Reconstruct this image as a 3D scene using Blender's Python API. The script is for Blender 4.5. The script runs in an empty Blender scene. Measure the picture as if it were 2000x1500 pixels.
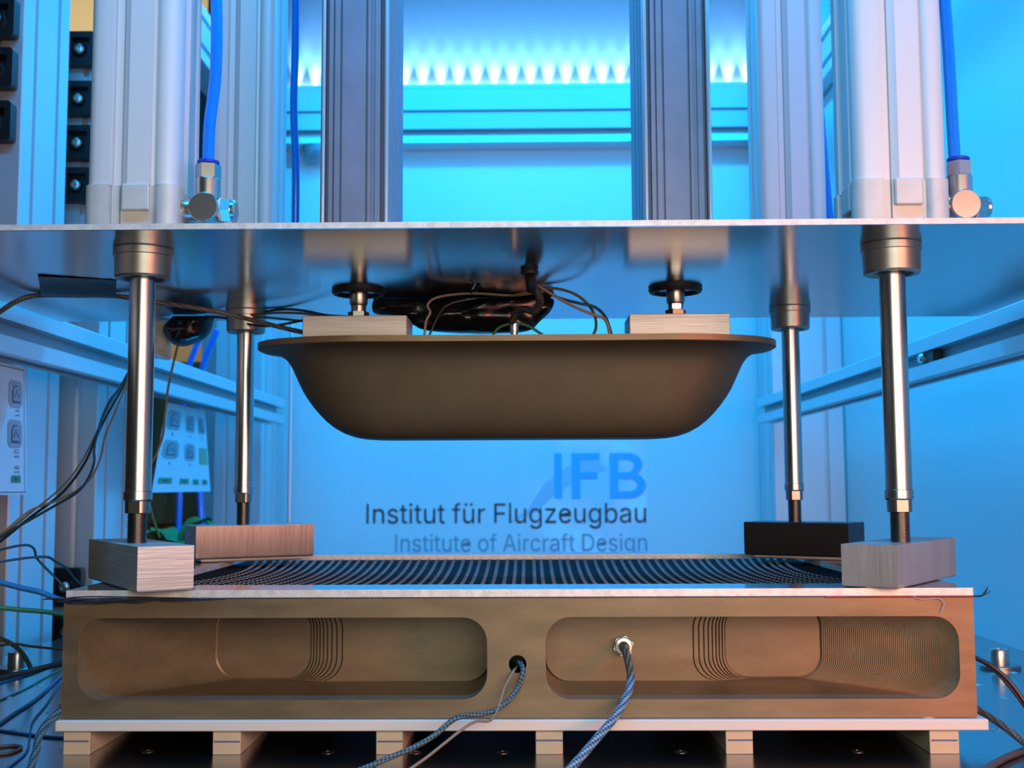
import bpy, bmesh, math, random
from mathutils import Vector, Matrix, noise

random.seed(7)
S = bpy.context.scene
COL = S.collection
PI = math.pi

# ------------------------------------------------------------------ camera
cam_d = bpy.data.cameras.new('camera')
cam = bpy.data.objects.new('camera', cam_d)
COL.objects.link(cam)
cam_d.sensor_width = 36.0
cam_d.lens = 36.0 * 2286.76 / 2000.0
cam_d.clip_start = 0.02
cam_d.dof.use_dof = True
cam_d.dof.focus_distance = 1.14
cam_d.dof.aperture_fstop = 10.0
cam.matrix_world = (Matrix.Translation((0.0108, 0, 0.2311)) @ Matrix.Rotation(0.0132, 4, 'Z')
                    @ Matrix.Rotation(PI / 2 + 0.087, 4, 'X') @ Matrix.Rotation(-0.0042, 4, 'Z'))
S.camera = cam

# ------------------------------------------------------------------ world, lights, exposure
W = bpy.data.worlds.new('room_light')
S.world = W
W.use_nodes = True
W.node_tree.nodes['Background'].inputs[0].default_value = (0.30, 0.27, 0.22, 1)
W.node_tree.nodes['Background'].inputs[1].default_value = 0.07
S.view_settings.view_transform = 'Standard'
S.view_settings.look = 'None'
S.view_settings.exposure = 0.0
S.view_settings.gamma = 1.0
S.view_settings.use_curve_mapping = False
S.cycles.max_bounces = 8
S.cycles.diffuse_bounces = 4
S.cycles.glossy_bounces = 5
S.cycles.sample_clamp_indirect = 4.0
S.cycles.caustics_reflective = False
S.cycles.caustics_refractive = False

BLUE = (0.0, 0.39, 1.0)
def area(name, loc, target, sx, sy, power, color, spread=180):
    d = bpy.data.lights.new(name, 'AREA')
    d.shape = 'RECTANGLE'; d.size = sx; d.size_y = sy; d.energy = power; d.color = color; d.spread = math.radians(spread)
    o = bpy.data.objects.new(name, d); COL.objects.link(o)
    o.location = loc
    o.rotation_euler = (Vector(target) - Vector(loc)).to_track_quat('-Z', 'Y').to_euler()
    return o
# unseen blue lamps along the housing top; side pair added to light walls
area('blue_lamp_top', (0.05, 2.25, 1.95), (0.05, 2.35, 0.3), 1.5, 0.12, 44, BLUE)
area('blue_fill_left', (-0.62, 2.4, 1.75), (0.8, 2.2, 0.3), 0.08, 1.3, 28, BLUE)
area('blue_fill_right', (0.70, 2.3, 1.75), (-0.7, 2.2, 0.4), 0.08, 1.3, 28, BLUE)
area('blue_lamp_front', (0.0, 0.62, 1.45), (0.0, 1.35, 0.6), 1.3, 0.08, 21, (0.02, 0.42, 1.0))
# room lamps on the camera's side: neutral, and a reddish one to the right
area('room_lamp_neutral', (0.20, -0.08, 0.40), (0.0, 1.1, 0.17), 0.8, 0.45, 5.2, (0.96, 0.96, 0.80), 150)
area('room_lamp_red', (0.95, -0.05, 0.38), (0.40, 1.05, 0.16), 0.35, 0.45, 3.6, (1.0, 0.30, 0.20), 90)

# ------------------------------------------------------------------ materials
def mat(name, col, rough=0.5, metal=0.0, spec=0.5, var=0.0, vscale=20, stretch=(1, 1, 1), bump=0.0, bscale=200,
        bstretch=(1, 1, 1), emit=None, estr=0.0, coat=0.0, alpha=1.0, dark=None, aniso=0.0, rvar=0.0):
    m = bpy.data.materials.new(name); m.use_nodes = True
    nt = m.node_tree; b = nt.nodes['Principled BSDF']
    b.inputs['Base Color'].default_value = (*col, 1)
    b.inputs['Roughness'].default_value = rough
    b.inputs['Metallic'].default_value = metal
    b.inputs['Specular IOR Level'].default_value = spec
    if coat: b.inputs['Coat Weight'].default_value = coat; b.inputs['Coat Roughness'].default_value = 0.08
    if alpha < 1: b.inputs['Alpha'].default_value = alpha
    if emit: b.inputs['Emission Color'].default_value = (*emit, 1); b.inputs['Emission Strength'].default_value = estr
    if aniso: b.inputs['Anisotropic'].default_value = aniso
    tc = None
    def coord(sc, st):
        nonlocal tc
        if tc is None: tc = nt.nodes.new('ShaderNodeTexCoord')
        mp = nt.nodes.new('ShaderNodeMapping'); mp.inputs['Scale'].default_value = [sc * s for s in st]
        nt.links.new(tc.outputs['Object'], mp.inputs['Vector']); return mp
    if var:
        n = nt.nodes.new('ShaderNodeTexNoise'); n.inputs['Scale'].default_value = 1; n.inputs['Detail'].default_value = 5
        nt.links.new(coord(vscale, stretch).outputs[0], n.inputs['Vector'])
        r = nt.nodes.new('ShaderNodeValToRGB')
        d = dark or [c * (1 - var) for c in col]
        l = [min(1, c * (1 + var * 0.6)) for c in col]
        r.color_ramp.elements[0].color = (*d, 1); r.color_ramp.elements[0].position = 0.32
        r.color_ramp.elements[1].color = (*l, 1); r.color_ramp.elements[1].position = 0.68
        nt.links.new(n.outputs['Fac'], r.inputs[0]); nt.links.new(r.outputs[0], b.inputs['Base Color'])
        if rvar:
            mr = nt.nodes.new('ShaderNodeMapRange'); mr.inputs[3].default_value = rough - rvar; mr.inputs[4].default_value = rough + rvar
            nt.links.new(n.outputs['Fac'], mr.inputs[0]); nt.links.new(mr.outputs[0], b.inputs['Roughness'])
    if bump:
        n = nt.nodes.new('ShaderNodeTexNoise'); n.inputs['Scale'].default_value = 1; n.inputs['Detail'].default_value = 3
        nt.links.new(coord(bscale, bstretch).outputs[0], n.inputs['Vector'])
        bp = nt.nodes.new('ShaderNodeBump'); bp.inputs['Strength'].default_value = bump; bp.inputs['Distance'].default_value = 0.001
        nt.links.new(n.outputs['Fac'], bp.inputs['Height']); nt.links.new(bp.outputs[0], b.inputs['Normal'])
    return m

def braid_mat(name, c1, c2, scale=(60, 6)):
    m = bpy.data.materials.new(name); m.use_nodes = True
    nt = m.node_tree; b = nt.nodes['Principled BSDF']; b.inputs['Roughness'].default_value = 0.55
    tc = nt.nodes.new('ShaderNodeTexCoord'); mp = nt.nodes.new('ShaderNodeMapping')
    mp.inputs['Scale'].default_value = (scale[0], scale[1], 1); mp.inputs['Rotation'].default_value = (0, 0, 0.6)
    ck = nt.nodes.new('ShaderNodeTexChecker'); ck.inputs['Scale'].default_value = 1.0
    ck.inputs['Color1'].default_value = (*c1, 1); ck.inputs['Color2'].default_value = (*c2, 1)
    nt.links.new(tc.outputs['UV'], mp.inputs['Vector']); nt.links.new(mp.outputs[0], ck.inputs['Vector'])
    nt.links.new(ck.outputs['Color'], b.inputs['Base Color'])
    bp = nt.nodes.new('ShaderNodeBump'); bp.inputs['Distance'].default_value = 0.0005; bp.inputs['Strength'].default_value = 0.6
    nt.links.new(ck.outputs['Fac'], bp.inputs['Height']); nt.links.new(bp.outputs[0], b.inputs['Normal'])
    return m

M = {}
M['plate_under'] = mat('plate_aluminium', (0.62, 0.64, 0.66), 0.16, 1.0, bump=0.05, bscale=60, bstretch=(1, 14, 1))
M['plate_edge'] = mat('cut_aluminium_edge', (0.78, 0.77, 0.73), 0.55, 0.35, bump=0.3, bscale=900, var=0.15, vscale=150)
M['table'] = mat('ground_aluminium_table', (0.42, 0.43, 0.44), 0.20, 1.0, bump=0.06, bscale=70, bstretch=(8, 1, 1))
M['anodised'] = mat('anodised_profile', (0.72, 0.74, 0.76), 0.42, 0.55)
M['anodised_beam'] = mat('anodised_cross_beam', (0.50, 0.51, 0.53), 0.45, 0.4)
M['groove'] = mat('groove_shade', (0.35, 0.37, 0.40), 0.5, 0.6)
M['cyl_body'] = mat('satin_cylinder_aluminium', (0.76, 0.76, 0.75), 0.46, 0.15)
M['cyl_cap'] = mat('cast_cylinder_cap', (0.68, 0.67, 0.62), 0.5, 0.2, bump=0.15, bscale=700, var=0.08, vscale=60)
M['collar'] = mat('collar_steel', (0.36, 0.34, 0.30), 0.38, 0.9)
M['chrome'] = mat('hard_chrome_rod', (0.47, 0.46, 0.44), 0.26, 1.0)
M['thread'] = mat('oiled_thread_steel', (0.20, 0.185, 0.16), 0.35, 1.0)
M['steel'] = mat('turned_steel', (0.34, 0.32, 0.28), 0.3, 1.0)
M['nickel'] = mat('nickel_brass', (0.62, 0.60, 0.56), 0.30, 1.0)
M['milled'] = mat('sawn_aluminium', (0.60, 0.59, 0.55), 0.50, 0.45, bump=0.5, bscale=420, bstretch=(0.06, 0.06, 1), var=0.12, vscale=40, stretch=(0.3, 0.3, 3))
M['milled_flat'] = mat('milled_aluminium', (0.48, 0.47, 0.43), 0.45, 0.6, bump=0.3, bscale=260, bstretch=(1, 1, 0.12), var=0.12, vscale=60, stretch=(1, 1, 0.15))
M['milled_dull'] = mat('dull_milled_aluminium', (0.33, 0.33, 0.32), 0.42, 0.65, bump=0.3, bscale=260, bstretch=(1, 1, 0.12), var=0.12, vscale=60, stretch=(1, 1, 0.15))
M['black_block'] = mat('blackened_steel', (0.018, 0.019, 0.02), 0.45, 0.2)
M['mould'] = mat('bronze_tool_aluminium', (0.205, 0.148, 0.085), 0.46, 0.55, var=0.22, vscale=26, stretch=(0.6, 1, 2.2), bump=0.12, bscale=800, rvar=0.05)
M['mould_pocket'] = mat('milled_pocket', (0.225, 0.165, 0.105), 0.42, 0.4, var=0.15, vscale=30, stretch=(0.6, 1, 2.0), bump=0.1, bscale=700)
M['punch'] = mat('bronze_punch_aluminium', (0.100, 0.088, 0.058), 0.55, 0.4, var=0.10, vscale=24, bump=0.06, bscale=900)
M['ptfe'] = mat('white_plastic', (0.74, 0.72, 0.66), 0.5, 0.0)
M['ptfe_foot'] = mat('cream_plastic', (0.66, 0.61, 0.49), 0.55, 0.0, var=0.06, vscale=60)
M['pen'] = mat('blue_pen_ink', (0.11, 0.15, 0.42), 0.7)
M['fabric'] = mat('carbon_fabric', (0.012, 0.013, 0.015), 0.7, 0.0, spec=0.03, var=0.6, vscale=60, stretch=(1, 6, 1), bump=0.7, bscale=90, bstretch=(0.4, 3, 1), dark=(0.004, 0.004, 0.005))
M['stitch'] = mat('stitching_thread', (0.42, 0.45, 0.48), 0.6)
M['fringe'] = mat('dark_fibre', (0.02, 0.02, 0.03), 0.6)
M['redfilm'] = mat('red_edge_film', (0.22, 0.012, 0.03), 0.5, var=0.5, vscale=40)
M['wall_white'] = mat('white_coated_panel', (0.80, 0.80, 0.80), 0.26, 0.0, spec=0.5)
M['wall_back'] = mat('white_back_panel', (0.80, 0.80, 0.80), 0.45, 0.0)
M['wall_upper'] = mat('dimmed_upper_panel', (0.14, 0.145, 0.155), 0.5, 0.0)  # darker colour stands in for weaker light above the cross beam
M['beige'] = mat('beige_room_wall', (0.80, 0.67, 0.42), 0.8)
M['dark_floor'] = mat('grey_shop_floor', (0.10, 0.10, 0.11), 0.6, var=0.2, vscale=8)
M['black_tape'] = mat('glossy_black_tape', (0.006, 0.006, 0.007), 0.27, 0.0, spec=0.6, bump=0.5, bscale=60)
M['tape_matt'] = mat('black_cloth_tape', (0.008, 0.008, 0.009), 0.42, 0.0, spec=0.3, bump=0.8, bscale=70)
M['black_matt'] = mat('black_plastic', (0.008, 0.008, 0.009), 0.45)
M['box_grey'] = mat('dark_grey_box', (0.05, 0.055, 0.06), 0.5)
M['rubber'] = mat('black_rubber', (0.006, 0.006, 0.006), 0.55)
M['film'] = mat('clear_plastic_wrap', (0.45, 0.52, 0.58), 0.25, 0.0, alpha=0.55, bump=0.6, bscale=90)
M['hose'] = mat('blue_pneumatic_hose', (0.006, 0.24, 0.90), 0.22, 0.0, coat=0.4)
M['ring'] = mat('blue_release_ring', (0.01, 0.05, 0.55), 0.4)
M['white_washer'] = mat('white_seal', (0.8, 0.8, 0.8), 0.4)
M['brass'] = mat('brass', (0.60, 0.45, 0.20), 0.3, 1.0)
M['cable_dark'] = mat('dark_cable', (0.012, 0.016, 0.022), 0.4)
M['cable_teal'] = mat('teal_cable', (0.008, 0.05, 0.09), 0.4)
M['cable_blue'] = mat('blue_cable', (0.01, 0.09, 0.22), 0.45)
M['cable_lblue'] = mat('light_blue_cable', (0.02, 0.16, 0.42), 0.45)
M['cable_beige'] = mat('beige_cable', (0.24, 0.19, 0.13), 0.5)
M['cable_brown'] = mat('brown_cable', (0.08, 0.06, 0.05), 0.5)
M['cable_green'] = mat('green_cable', (0.03, 0.16, 0.07), 0.45)
M['cable_olive'] = mat('olive_cable', (0.10, 0.085, 0.02), 0.45)
M['braid_grey'] = braid_mat('grey_metal_braid', (0.20, 0.18, 0.15), (0.06, 0.055, 0.05), (400, 6))
M['braid_blue'] = braid_mat('blue_green_braid', (0.30, 0.40, 0.46), (0.01, 0.09, 0.20), (420, 7))
M['braid_teal'] = braid_mat('dark_teal_braid', (0.12, 0.20, 0.22), (0.01, 0.035, 0.05), (420, 7))
M['braid_black'] = braid_mat('black_braid', (0.05, 0.05, 0.05), (0.01, 0.012, 0.012), (420, 7))
M['led'] = mat('led_chip', (0.8, 0.9, 1.0), 0.4, emit=(0.10, 0.6, 1.0), estr=12)
M['led_tape'] = mat('led_tape', (0.7, 0.7, 0.7), 0.5)
M['paper'] = mat('laminated_paper', (0.58, 0.76, 0.84), 0.3, 0.0)  # white paper, with the blue light tinted into its colour
M['ink_grey'] = mat('grey_print', (0.36, 0.38, 0.42), 0.5)
M['ink_dark'] = mat('dark_print', (0.08, 0.09, 0.12), 0.5)
M['ink_green'] = mat('green_print', (0.04, 0.30, 0.16), 0.5)
M['ink_lgreen'] = mat('pale_green_print', (0.28, 0.42, 0.22), 0.5)
M['logo_blue'] = mat('blue_logo_print', (0.05, 0.50, 0.92), 0.5)
M['logo_dark'] = mat('dark_logo_print', (0.05, 0.045, 0.05), 0.5)
M['logo_grey'] = mat('grey_logo_print', (0.22, 0.36, 0.44), 0.5)
M['wing'] = mat('grey_wing_print', (0.52, 0.62, 0.74), 0.5)
M['wood'] = mat('brown_wood', (0.25, 0.14, 0.05), 0.5, var=0.3, vscale=12, stretch=(4, 4, 0.6))
M['leaf'] = mat('green_leaf', (0.05, 0.22, 0.05), 0.5, var=0.3, vscale=40)
M['pot'] = mat('terracotta', (0.35, 0.16, 0.08), 0.7)
M['anodised_dark'] = mat('dark_anodised_aluminium', (0.24, 0.25, 0.30), 0.48, 0.3, var=0.10, vscale=30)
M['chrome_bright'] = mat('bright_edge', (0.86, 0.86, 0.86), 0.30, 0.85)
M['trim_white'] = mat('pale_trim', (0.88, 0.85, 0.85), 0.4, 0.0)

def poster_mat():
    m = bpy.data.materials.new('sky_print'); m.use_nodes = True
    nt = m.node_tree; b = nt.nodes['Principled BSDF']; b.inputs['Roughness'].default_value = 0.45
    tc = nt.nodes.new('ShaderNodeTexCoord'); mp = nt.nodes.new('ShaderNodeMapping')
    mp.inputs['Scale'].default_value = (3.2, 1, 4.2); mp.inputs['Rotation'].default_value = (0, 0.5, 0)
    n = nt.nodes.new('ShaderNodeTexNoise'); n.inputs['Scale'].default_value = 1.6; n.inputs['Detail'].default_value = 6
    r = nt.nodes.new('ShaderNodeValToRGB'); e = r.color_ramp.elements
    e[0].position = 0.40; e[0].color = (0.66, 0.78, 0.82, 1); e[1].position = 0.64; e[1].color = (1.0, 0.98, 0.96, 1)
    k = e.new(0.53); k.color = (1.0, 0.80, 0.86, 1)
    sp = nt.nodes.new('ShaderNodeSeparateXYZ'); nt.links.new(tc.outputs['Object'], sp.inputs[0])
    mr = nt.nodes.new('ShaderNodeMapRange'); mr.inputs[1].default_value = -0.12; mr.inputs[2].default_value = 0.16
    nt.links.new(sp.outputs[0], mr.inputs[0])
    mx = nt.nodes.new('ShaderNodeMix'); mx.data_type = 'RGBA'; mx.inputs[6].default_value = (0.80, 0.80, 0.80, 1)
    nt.links.new(mr.outputs[0], mx.inputs[0])
    nt.links.new(tc.outputs['Object'], mp.inputs[0]); nt.links.new(mp.outputs[0], n.inputs['Vector'])
    nt.links.new(n.outputs['Fac'], r.inputs[0]); nt.links.new(r.outputs[0], mx.inputs[7]); nt.links.new(mx.outputs[2], b.inputs['Base Color'])
    return m
M['poster'] = poster_mat()

# ------------------------------------------------------------------ mesh helpers
def obj(name, bm, m, parent=None, label=None, kind=None, recalc=True, smooth=35, world=True):
    if recalc: bmesh.ops.recalc_face_normals(bm, faces=bm.faces)
    lim = math.radians(smooth)
    for f in bm.faces: f.smooth = True
    for e in bm.edges:
        e.smooth = len(e.link_faces) == 2 and e.calc_face_angle(PI) < lim
    me = bpy.data.meshes.new(name); bm.to_mesh(me); bm.free()
    ms = m if isinstance(m, (list, tuple)) else [m]
    for k in ms: me.materials.append(M[k] if isinstance(k, str) else k)
    o = bpy.data.objects.new(name, me); COL.objects.link(o)
    if parent is not None:
        o.parent = parent
        if world and parent.parent is None:
            o.matrix_parent_inverse = Matrix.Translation(-Vector(parent.location))
    if label: o['label'] = label
    if kind: o['kind'] = kind
    return o

def thing(name, label, cat, loc=(0, 0, 0), group=None):
    o = bpy.data.objects.new(name, None); COL.objects.link(o)
    o.empty_display_size = 0.02; o.location = loc; o['label'] = label; o['category'] = cat
    if group: o['group'] = group
    return o

def tag(o, label, cat, group=None):
    o['label'] = label; o['category'] = cat
    if group: o['group'] = group
    return o

def struct(name, bm, m, parent=None, **k):
    o = obj(name, bm, m, parent, **k)
    if parent is None: o['kind'] = 'structure'
    return o

def box(bm, x0, x1, y0, y1, z0, z1, bev=0.0, rot=None, seg=1):
    r = bmesh.ops.create_cube(bm, size=1.0)
    mt = Matrix.Translation(((x0 + x1) / 2, (y0 + y1) / 2, (z0 + z1) / 2)) @ Matrix.Diagonal((x1 - x0, y1 - y0, z1 - z0, 1))
    vs = r['verts']; bmesh.ops.transform(bm, matrix=mt, verts=vs)
    if bev:
        es = list({e for v in vs for e in v.link_edges})
        bmesh.ops.bevel(bm, geom=es, offset=bev, segments=seg, affect='EDGES', profile=0.5)
    if rot is not None:
        bmesh.ops.transform(bm, matrix=rot, verts=vs if not bev else bm.verts)
    return bm

def bx(*a, **k): return box(bmesh.new(), *a, **k)

def prism(bm, pts, fn, h0, h1, cap=True):
    """extrude a closed outline; fn(u, v, h) -> world point"""
    a = [bm.verts.new(fn(u, v, h0)) for u, v in pts]; b = [bm.verts.new(fn(u, v, h1)) for u, v in pts]
    n = len(pts)
    for i in range(n):
        j = (i + 1) % n
        bm.faces.new((a[i], a[j], b[j], b[i]))
    if cap:
        bm.faces.new(a[::-1]); bm.faces.new(b)
    return bm

def lathe(bm, prof, n=24, axis='Z', c=(0, 0, 0), sweep=None):
    c = Vector(c); rings = []
    def P(r, h, t):
        x, y = r * math.cos(t), r * math.sin(t)
        if axis == 'Z': return c + Vector((x, y, h))
        if axis == 'Y': return c + Vector((x, h, y))
        return c + Vector((h, x, y))
    for r, h in prof:
        if r < 1e-7: rings.append([bm.verts.new(P(0, h, 0))])
        else: rings.append([bm.verts.new(P(r, h, 2 * PI * i / n)) for i in range(n)])
    for A, B in zip(rings, rings[1:]):
        for i in range(n):
            j = (i + 1) % n
            if len(A) == 1 and len(B) == 1: continue
            if len(A) == 1: bm.faces.new((A[0], B[i], B[j]))
            elif len(B) == 1: bm.faces.new((A[i], B[0], A[j]))
            else: bm.faces.new((A[i], A[j], B[j], B[i]))
    return bm

def hexa(r, a0=0.0): return [(r * math.cos(a0 + PI / 3 * i), r * math.sin(a0 + PI / 3 * i)) for i in range(6)]
def zfn(c): return lambda u, v, h: Vector((c[0] + u, c[1] + v, c[2] + h))
def xfn(c): return lambda u, v, h: Vector((c[0] + h, c[1] + u, c[2] + v))
def yfn(c): return lambda u, v, h: Vector((c[0] + u, c[1] + h, c[2] + v))

def rrect(x0, x1, y0, y1, r, n=6):
    r = min(r, (x1 - x0) / 2 - 1e-5, (y1 - y0) / 2 - 1e-5); out = []
    for cx, cy, a in ((x1 - r, y1 - r, 0), (x0 + r, y1 - r, 90), (x0 + r, y0 + r, 180), (x1 - r, y0 + r, 270)):
        for i in range(n + 1):
            t = math.radians(a + 90 * i / n); out.append((cx + r * math.cos(t), cy + r * math.sin(t)))
    return out

def slotted(w, d, nw, nd, slot=0.010, dep=0.008, ch=0.002):
    """outline of an aluminium profile w x d centred on 0, nw slots on the w faces, nd on the d faces"""
    def face(L, n):
        pts = [(-L / 2 + ch, 0)]
        for i in range(n):
            c = -L / 2 + L * (i + 0.5) / n
            pts += [(c - slot / 2, 0), (c - slot / 2, -dep), (c + slot / 2, -dep), (c + slot / 2, 0)]
        return pts + [(L / 2 - ch, 0)]
    out = []
    for u, v in face(w, nw): out.append((u, -d / 2 - v))
    for u, v in face(d, nd): out.append((w / 2 + v, u))
    for u, v in face(w, nw): out.append((-u, d / 2 + v))
    for u, v in face(d, nd): out.append((-w / 2 - v, -u))
    return out

def spline(pts, n=8):
    P = [Vector(p) for p in pts]; P = [P[0] * 2 - P[1]] + P + [P[-1] * 2 - P[-2]]; out = []
    for i in range(1, len(P) - 2):
        a, b, c, d = P[i - 1:i + 3]
        for k in range(n):
            t = k / n
            out.append(0.5 * ((2 * b) + (c - a) * t + (2 * a - 5 * b + 4 * c - d) * t * t + (3 * b - a - 3 * c + d) * t ** 3))
    out.append(P[-2]); return out

def tube(bm, pts, r, n=8, sub=8, smooth=True, taper=None):
    pl = spline(pts, sub) if smooth else [Vector(p) for p in pts]
    uv = bm.loops.layers.uv.verify()
    rings = []; L = [0.0]; up = Vector((0, 0, 1)); N = None
    for i, p in enumerate(pl):
        t = (pl[min(i + 1, len(pl) - 1)] - pl[max(i - 1, 0)]).normalized()
        if N is None:
            N = t.orthogonal().normalized()
        else:
            N = (N - t * N.dot(t)).normalized()
        B = t.cross(N)
        rr = r if taper is None else taper(i / (len(pl) - 1)) * r
        rings.append([bm.verts.new(p + (N * math.cos(2 * PI * k / n) + B * math.sin(2 * PI * k / n)) * rr) for k in range(n)])
        if i: L.append(L[-1] + (p - pl[i - 1]).length)
    for i in range(len(rings) - 1):
        for k in range(n):
            j = (k + 1) % n
            f = bm.faces.new((rings[i][k], rings[i][j], rings[i + 1][j], rings[i + 1][k]))
            for lp, (a, b) in zip(f.loops, ((L[i], k / n), (L[i], (k + 1) / n), (L[i + 1], (k + 1) / n), (L[i + 1], k / n))):
                lp[uv].uv = (a, b)
    bm.faces.new(rings[0][::-1]); bm.faces.new(rings[-1])
    return bm

def cable(name, label, pts, r, m, cat='cable', group=None, sub=8, n=8):
    o = obj(name, tube(bmesh.new(), pts, r, n=n, sub=sub), m)
    return tag(o, label, cat, group)

def puff(outline, y0, depth, amp=0.004, freq=30, seed=0, rings=7, back=0.25):
    """crumpled closed bag whose outline lies in the XZ plane at y0"""
    bm = bmesh.new(); pts = spline([(x, 0, z) for x, z in outline] + [(outline[0][0], 0, outline[0][1])], 5)[:-1]
    cx = sum(p.x for p in pts) / len(pts); cz = sum(p.z for p in pts) / len(pts); n = len(pts)
    def ring(t, sgn):
        k = math.sqrt(max(0, 1 - t * t)); out = []
        for p in pts:
            x = cx + (p.x - cx) * t; z = cz + (p.z - cz) * t
            q = Vector((x * freq, sgn * 3 + seed, z * freq))
            y = y0 + sgn * (-1) * depth * k * (1 if sgn > 0 else back) + amp * noise.noise(q) * (0.4 + k) + amp * 0.6 * noise.noise(q * 2.7)
            out.append(bm.verts.new((x + amp * 0.4 * noise.noise(q * 1.7 + Vector((5, 0, 0))), y, z + amp * 0.3 * k * noise.noise(q * 1.3))))
        return out
    R0 = ring(1.0, 1); front = [R0]
    for i in range(1, rings): front.append(ring(1 - i / rings, 1))
    bk = [R0]
    for i in range(1, rings): bk.append(ring(1 - i / rings, -1))
    for seq, fl in ((front, False), (bk, True)):
        for A, B in zip(seq, seq[1:]):
            for i in range(n):
                j = (i + 1) % n
                bm.faces.new((A[i], A[j], B[j], B[i]) if not fl else (B[i], B[j], A[j], A[i]))
        bm.faces.new(seq[-1])
    return bm

# ------------------------------------------------------------------ the setting
struct('floor', bx(-4, 4, -2, 7, -0.92, -0.9), 'dark_floor')
struct('wall_back', bx(-0.95, 1.06, 3.42, 3.45, -0.9, 1.32), 'wall_back')
struct('wall_back', bx(-0.95, 1.06, 3.42, 3.45, 1.32, 2.3), 'wall_upper')
struct('wall_right', bx(0.875, 0.895, 0.35, 3.42, -0.9, 2.3), 'wall_white')
struct('wall_left', bx(-4.5, -1.2, 6.2, 6.25, -0.9, 3.6), 'beige')
area('room_lamp_far', (-2.2, 4.6, 2.6), (-2.3, 6.2, 2.2), 0.5, 0.5, 24, (1.0, 0.86, 0.6))
struct('trim_1', lathe(bmesh.new(), [(0.0, -0.85), (0.0055, -0.85), (0.0055, 1.22), (0.0, 1.22)], 16, c=(-0.6655, 3.33, 0)), 'chrome_bright')

# ---- machine table
tb = thing('machine_table', 'polished aluminium machine table under the white riser board', 'table', (0, 1.5, -0.02))
obj('table_top', bx(-0.715, 0.70, 0.45, 2.65, -0.02, 0.0, bev=0.0015), 'table', tb)
def screw_bm(c, r=0.0045):
    bm = lathe(bmesh.new(), [(0.0, 0.0004), (r * 0.35, 0.0004), (r * 0.45, 0.0012), (r, 0.0006), (r * 1.25, 0.0001), (r * 1.3, -0.0005)], 14, c=c)
    return bm
for x, y in [(-0.3239, 1.0487), (-0.1652, 1.0439), (-0.0882, 1.0434), (-0.0123, 1.043), (0.1426, 1.0442), (0.296, 1.0453),
             (-0.5644, 1.3133), (-0.5652, 1.397), (-0.4827, 1.2274), (-0.4844, 1.1408), (-0.4034, 1.0551), (0.6066, 1.4725),
             (0.5266, 1.3023), (0.4502, 1.1342), (0.5305, 1.3877)]:
    obj('screw', screw_bm((x, y, 0)), 'nickel', tb)
for x, y in ((-0.6395, 1.505), (0.6043, 1.509)):
    b = obj('bolt', lathe(bmesh.new(), [(0.0, 0.014), (0.006, 0.014), (0.0065, 0.024), (0.0105, 0.024), (0.0115, 0.022), (0.0115, 0.005), (0.008, 0.004)], 20, c=(x, y, 0)), 'nickel', tb)
    obj('washer', lathe(bmesh.new(), [(0.009, 0.005), (0.024, 0.005), (0.025, 0.004), (0.025, 0.0)], 28, c=(x, y, 0)), 'steel', b)

# ---- machine frame: posts, beams, rails
def vpost(name, label, x0, x1, y0, y1, z0, z1, nw, nd):
    w, d = x1 - x0, y1 - y0
    t = thing(name, label, 'post', ((x0 + x1) / 2, (y0 + y1) / 2, z0), 'aluminium frame posts')
    cx, cy = (x0 + x1) / 2, (y0 + y1) / 2
    obj('profile', prism(bmesh.new(), slotted(w, d, nw, nd, slot=0.011, dep=0.010), zfn((cx, cy, 0)), z0, z1), 'anodised', t)
    return t
vpost('frame_post', 'left front aluminium post carrying three black connector blocks', -0.817, -0.739, 1.69, 1.86, -0.9, 2.1, 1, 2)
vpost('frame_post', 'short aluminium post behind the left front cylinder, column of black blocks on it', -0.80, -0.728, 2.0, 2.18, -0.9, 1.035, 1, 2)
vpost('frame_post', 'wide aluminium post at the left back corner of the housing', -0.828, -0.700, 3.12, 3.30, -0.9, 2.1, 2, 2)
vpost('frame_post', 'wide aluminium post at the right back corner beside the blank side panel', 0.680, 0.873, 3.20, 3.38, -0.9, 2.1, 2, 2)

def beam(name, label, pts, h0, h1, fn, cat='rail', group=None):
    t = thing(name, label, cat, fn(0, 0, h0), group)
    obj('profile', prism(bmesh.new(), pts, fn, h0, h1), 'anodised', t)
    return t
yb = lambda x, z: (lambda u, v, h: Vector((x + u, h, z + v)))
rl = beam('side_rail', 'slotted aluminium rail running back along the left posts', slotted(0.044, 0.066, 1, 1, slot=0.020, dep=0.020), 0.5, 3.07, yb(-0.652, 0.4285), group='aluminium side rails')
rr = beam('side_rail', 'slotted aluminium rail running back along the blank right panel', slotted(0.044, 0.066, 1, 1, slot=0.020, dep=0.020), 0.5, 3.17, yb(0.654, 0.4285), group='aluminium side rails')
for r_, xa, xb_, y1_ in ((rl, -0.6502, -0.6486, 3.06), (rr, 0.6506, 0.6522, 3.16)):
    obj('slot_shade', bx(xa, xb_, 0.5, y1_, 0.4189, 0.4381), 'groove', r_)  # dark strip stands in for the shade inside the slot
obj('slot_bolt', lathe(bmesh.new(), [(0.0, -0.008), (0.006, -0.008), (0.009, -0.004), (0.009, 0.006)], 16, axis='X', c=(0.636, 1.845, 0.4285)), 'nickel', rr)
obj('slot_nut', bx(0.636, 0.650, 1.80, 1.835, 0.419, 0.438, bev=0.002), 'black_matt', rr)
beam('top_beam', 'aluminium beam high up along the left side of the housing', slotted(0.06, 0.125, 1, 2, slot=0.014, dep=0.01), 1.3, 3.3, yb(-0.735, 1.2375), cat='beam', group='upper side beams')
beam('top_beam', 'aluminium beam high up along the right side of the housing', slotted(0.06, 0.125, 1, 2, slot=0.014, dep=0.01), 1.3, 3.3, yb(0.735, 1.2375), cat='beam', group='upper side beams')
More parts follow.
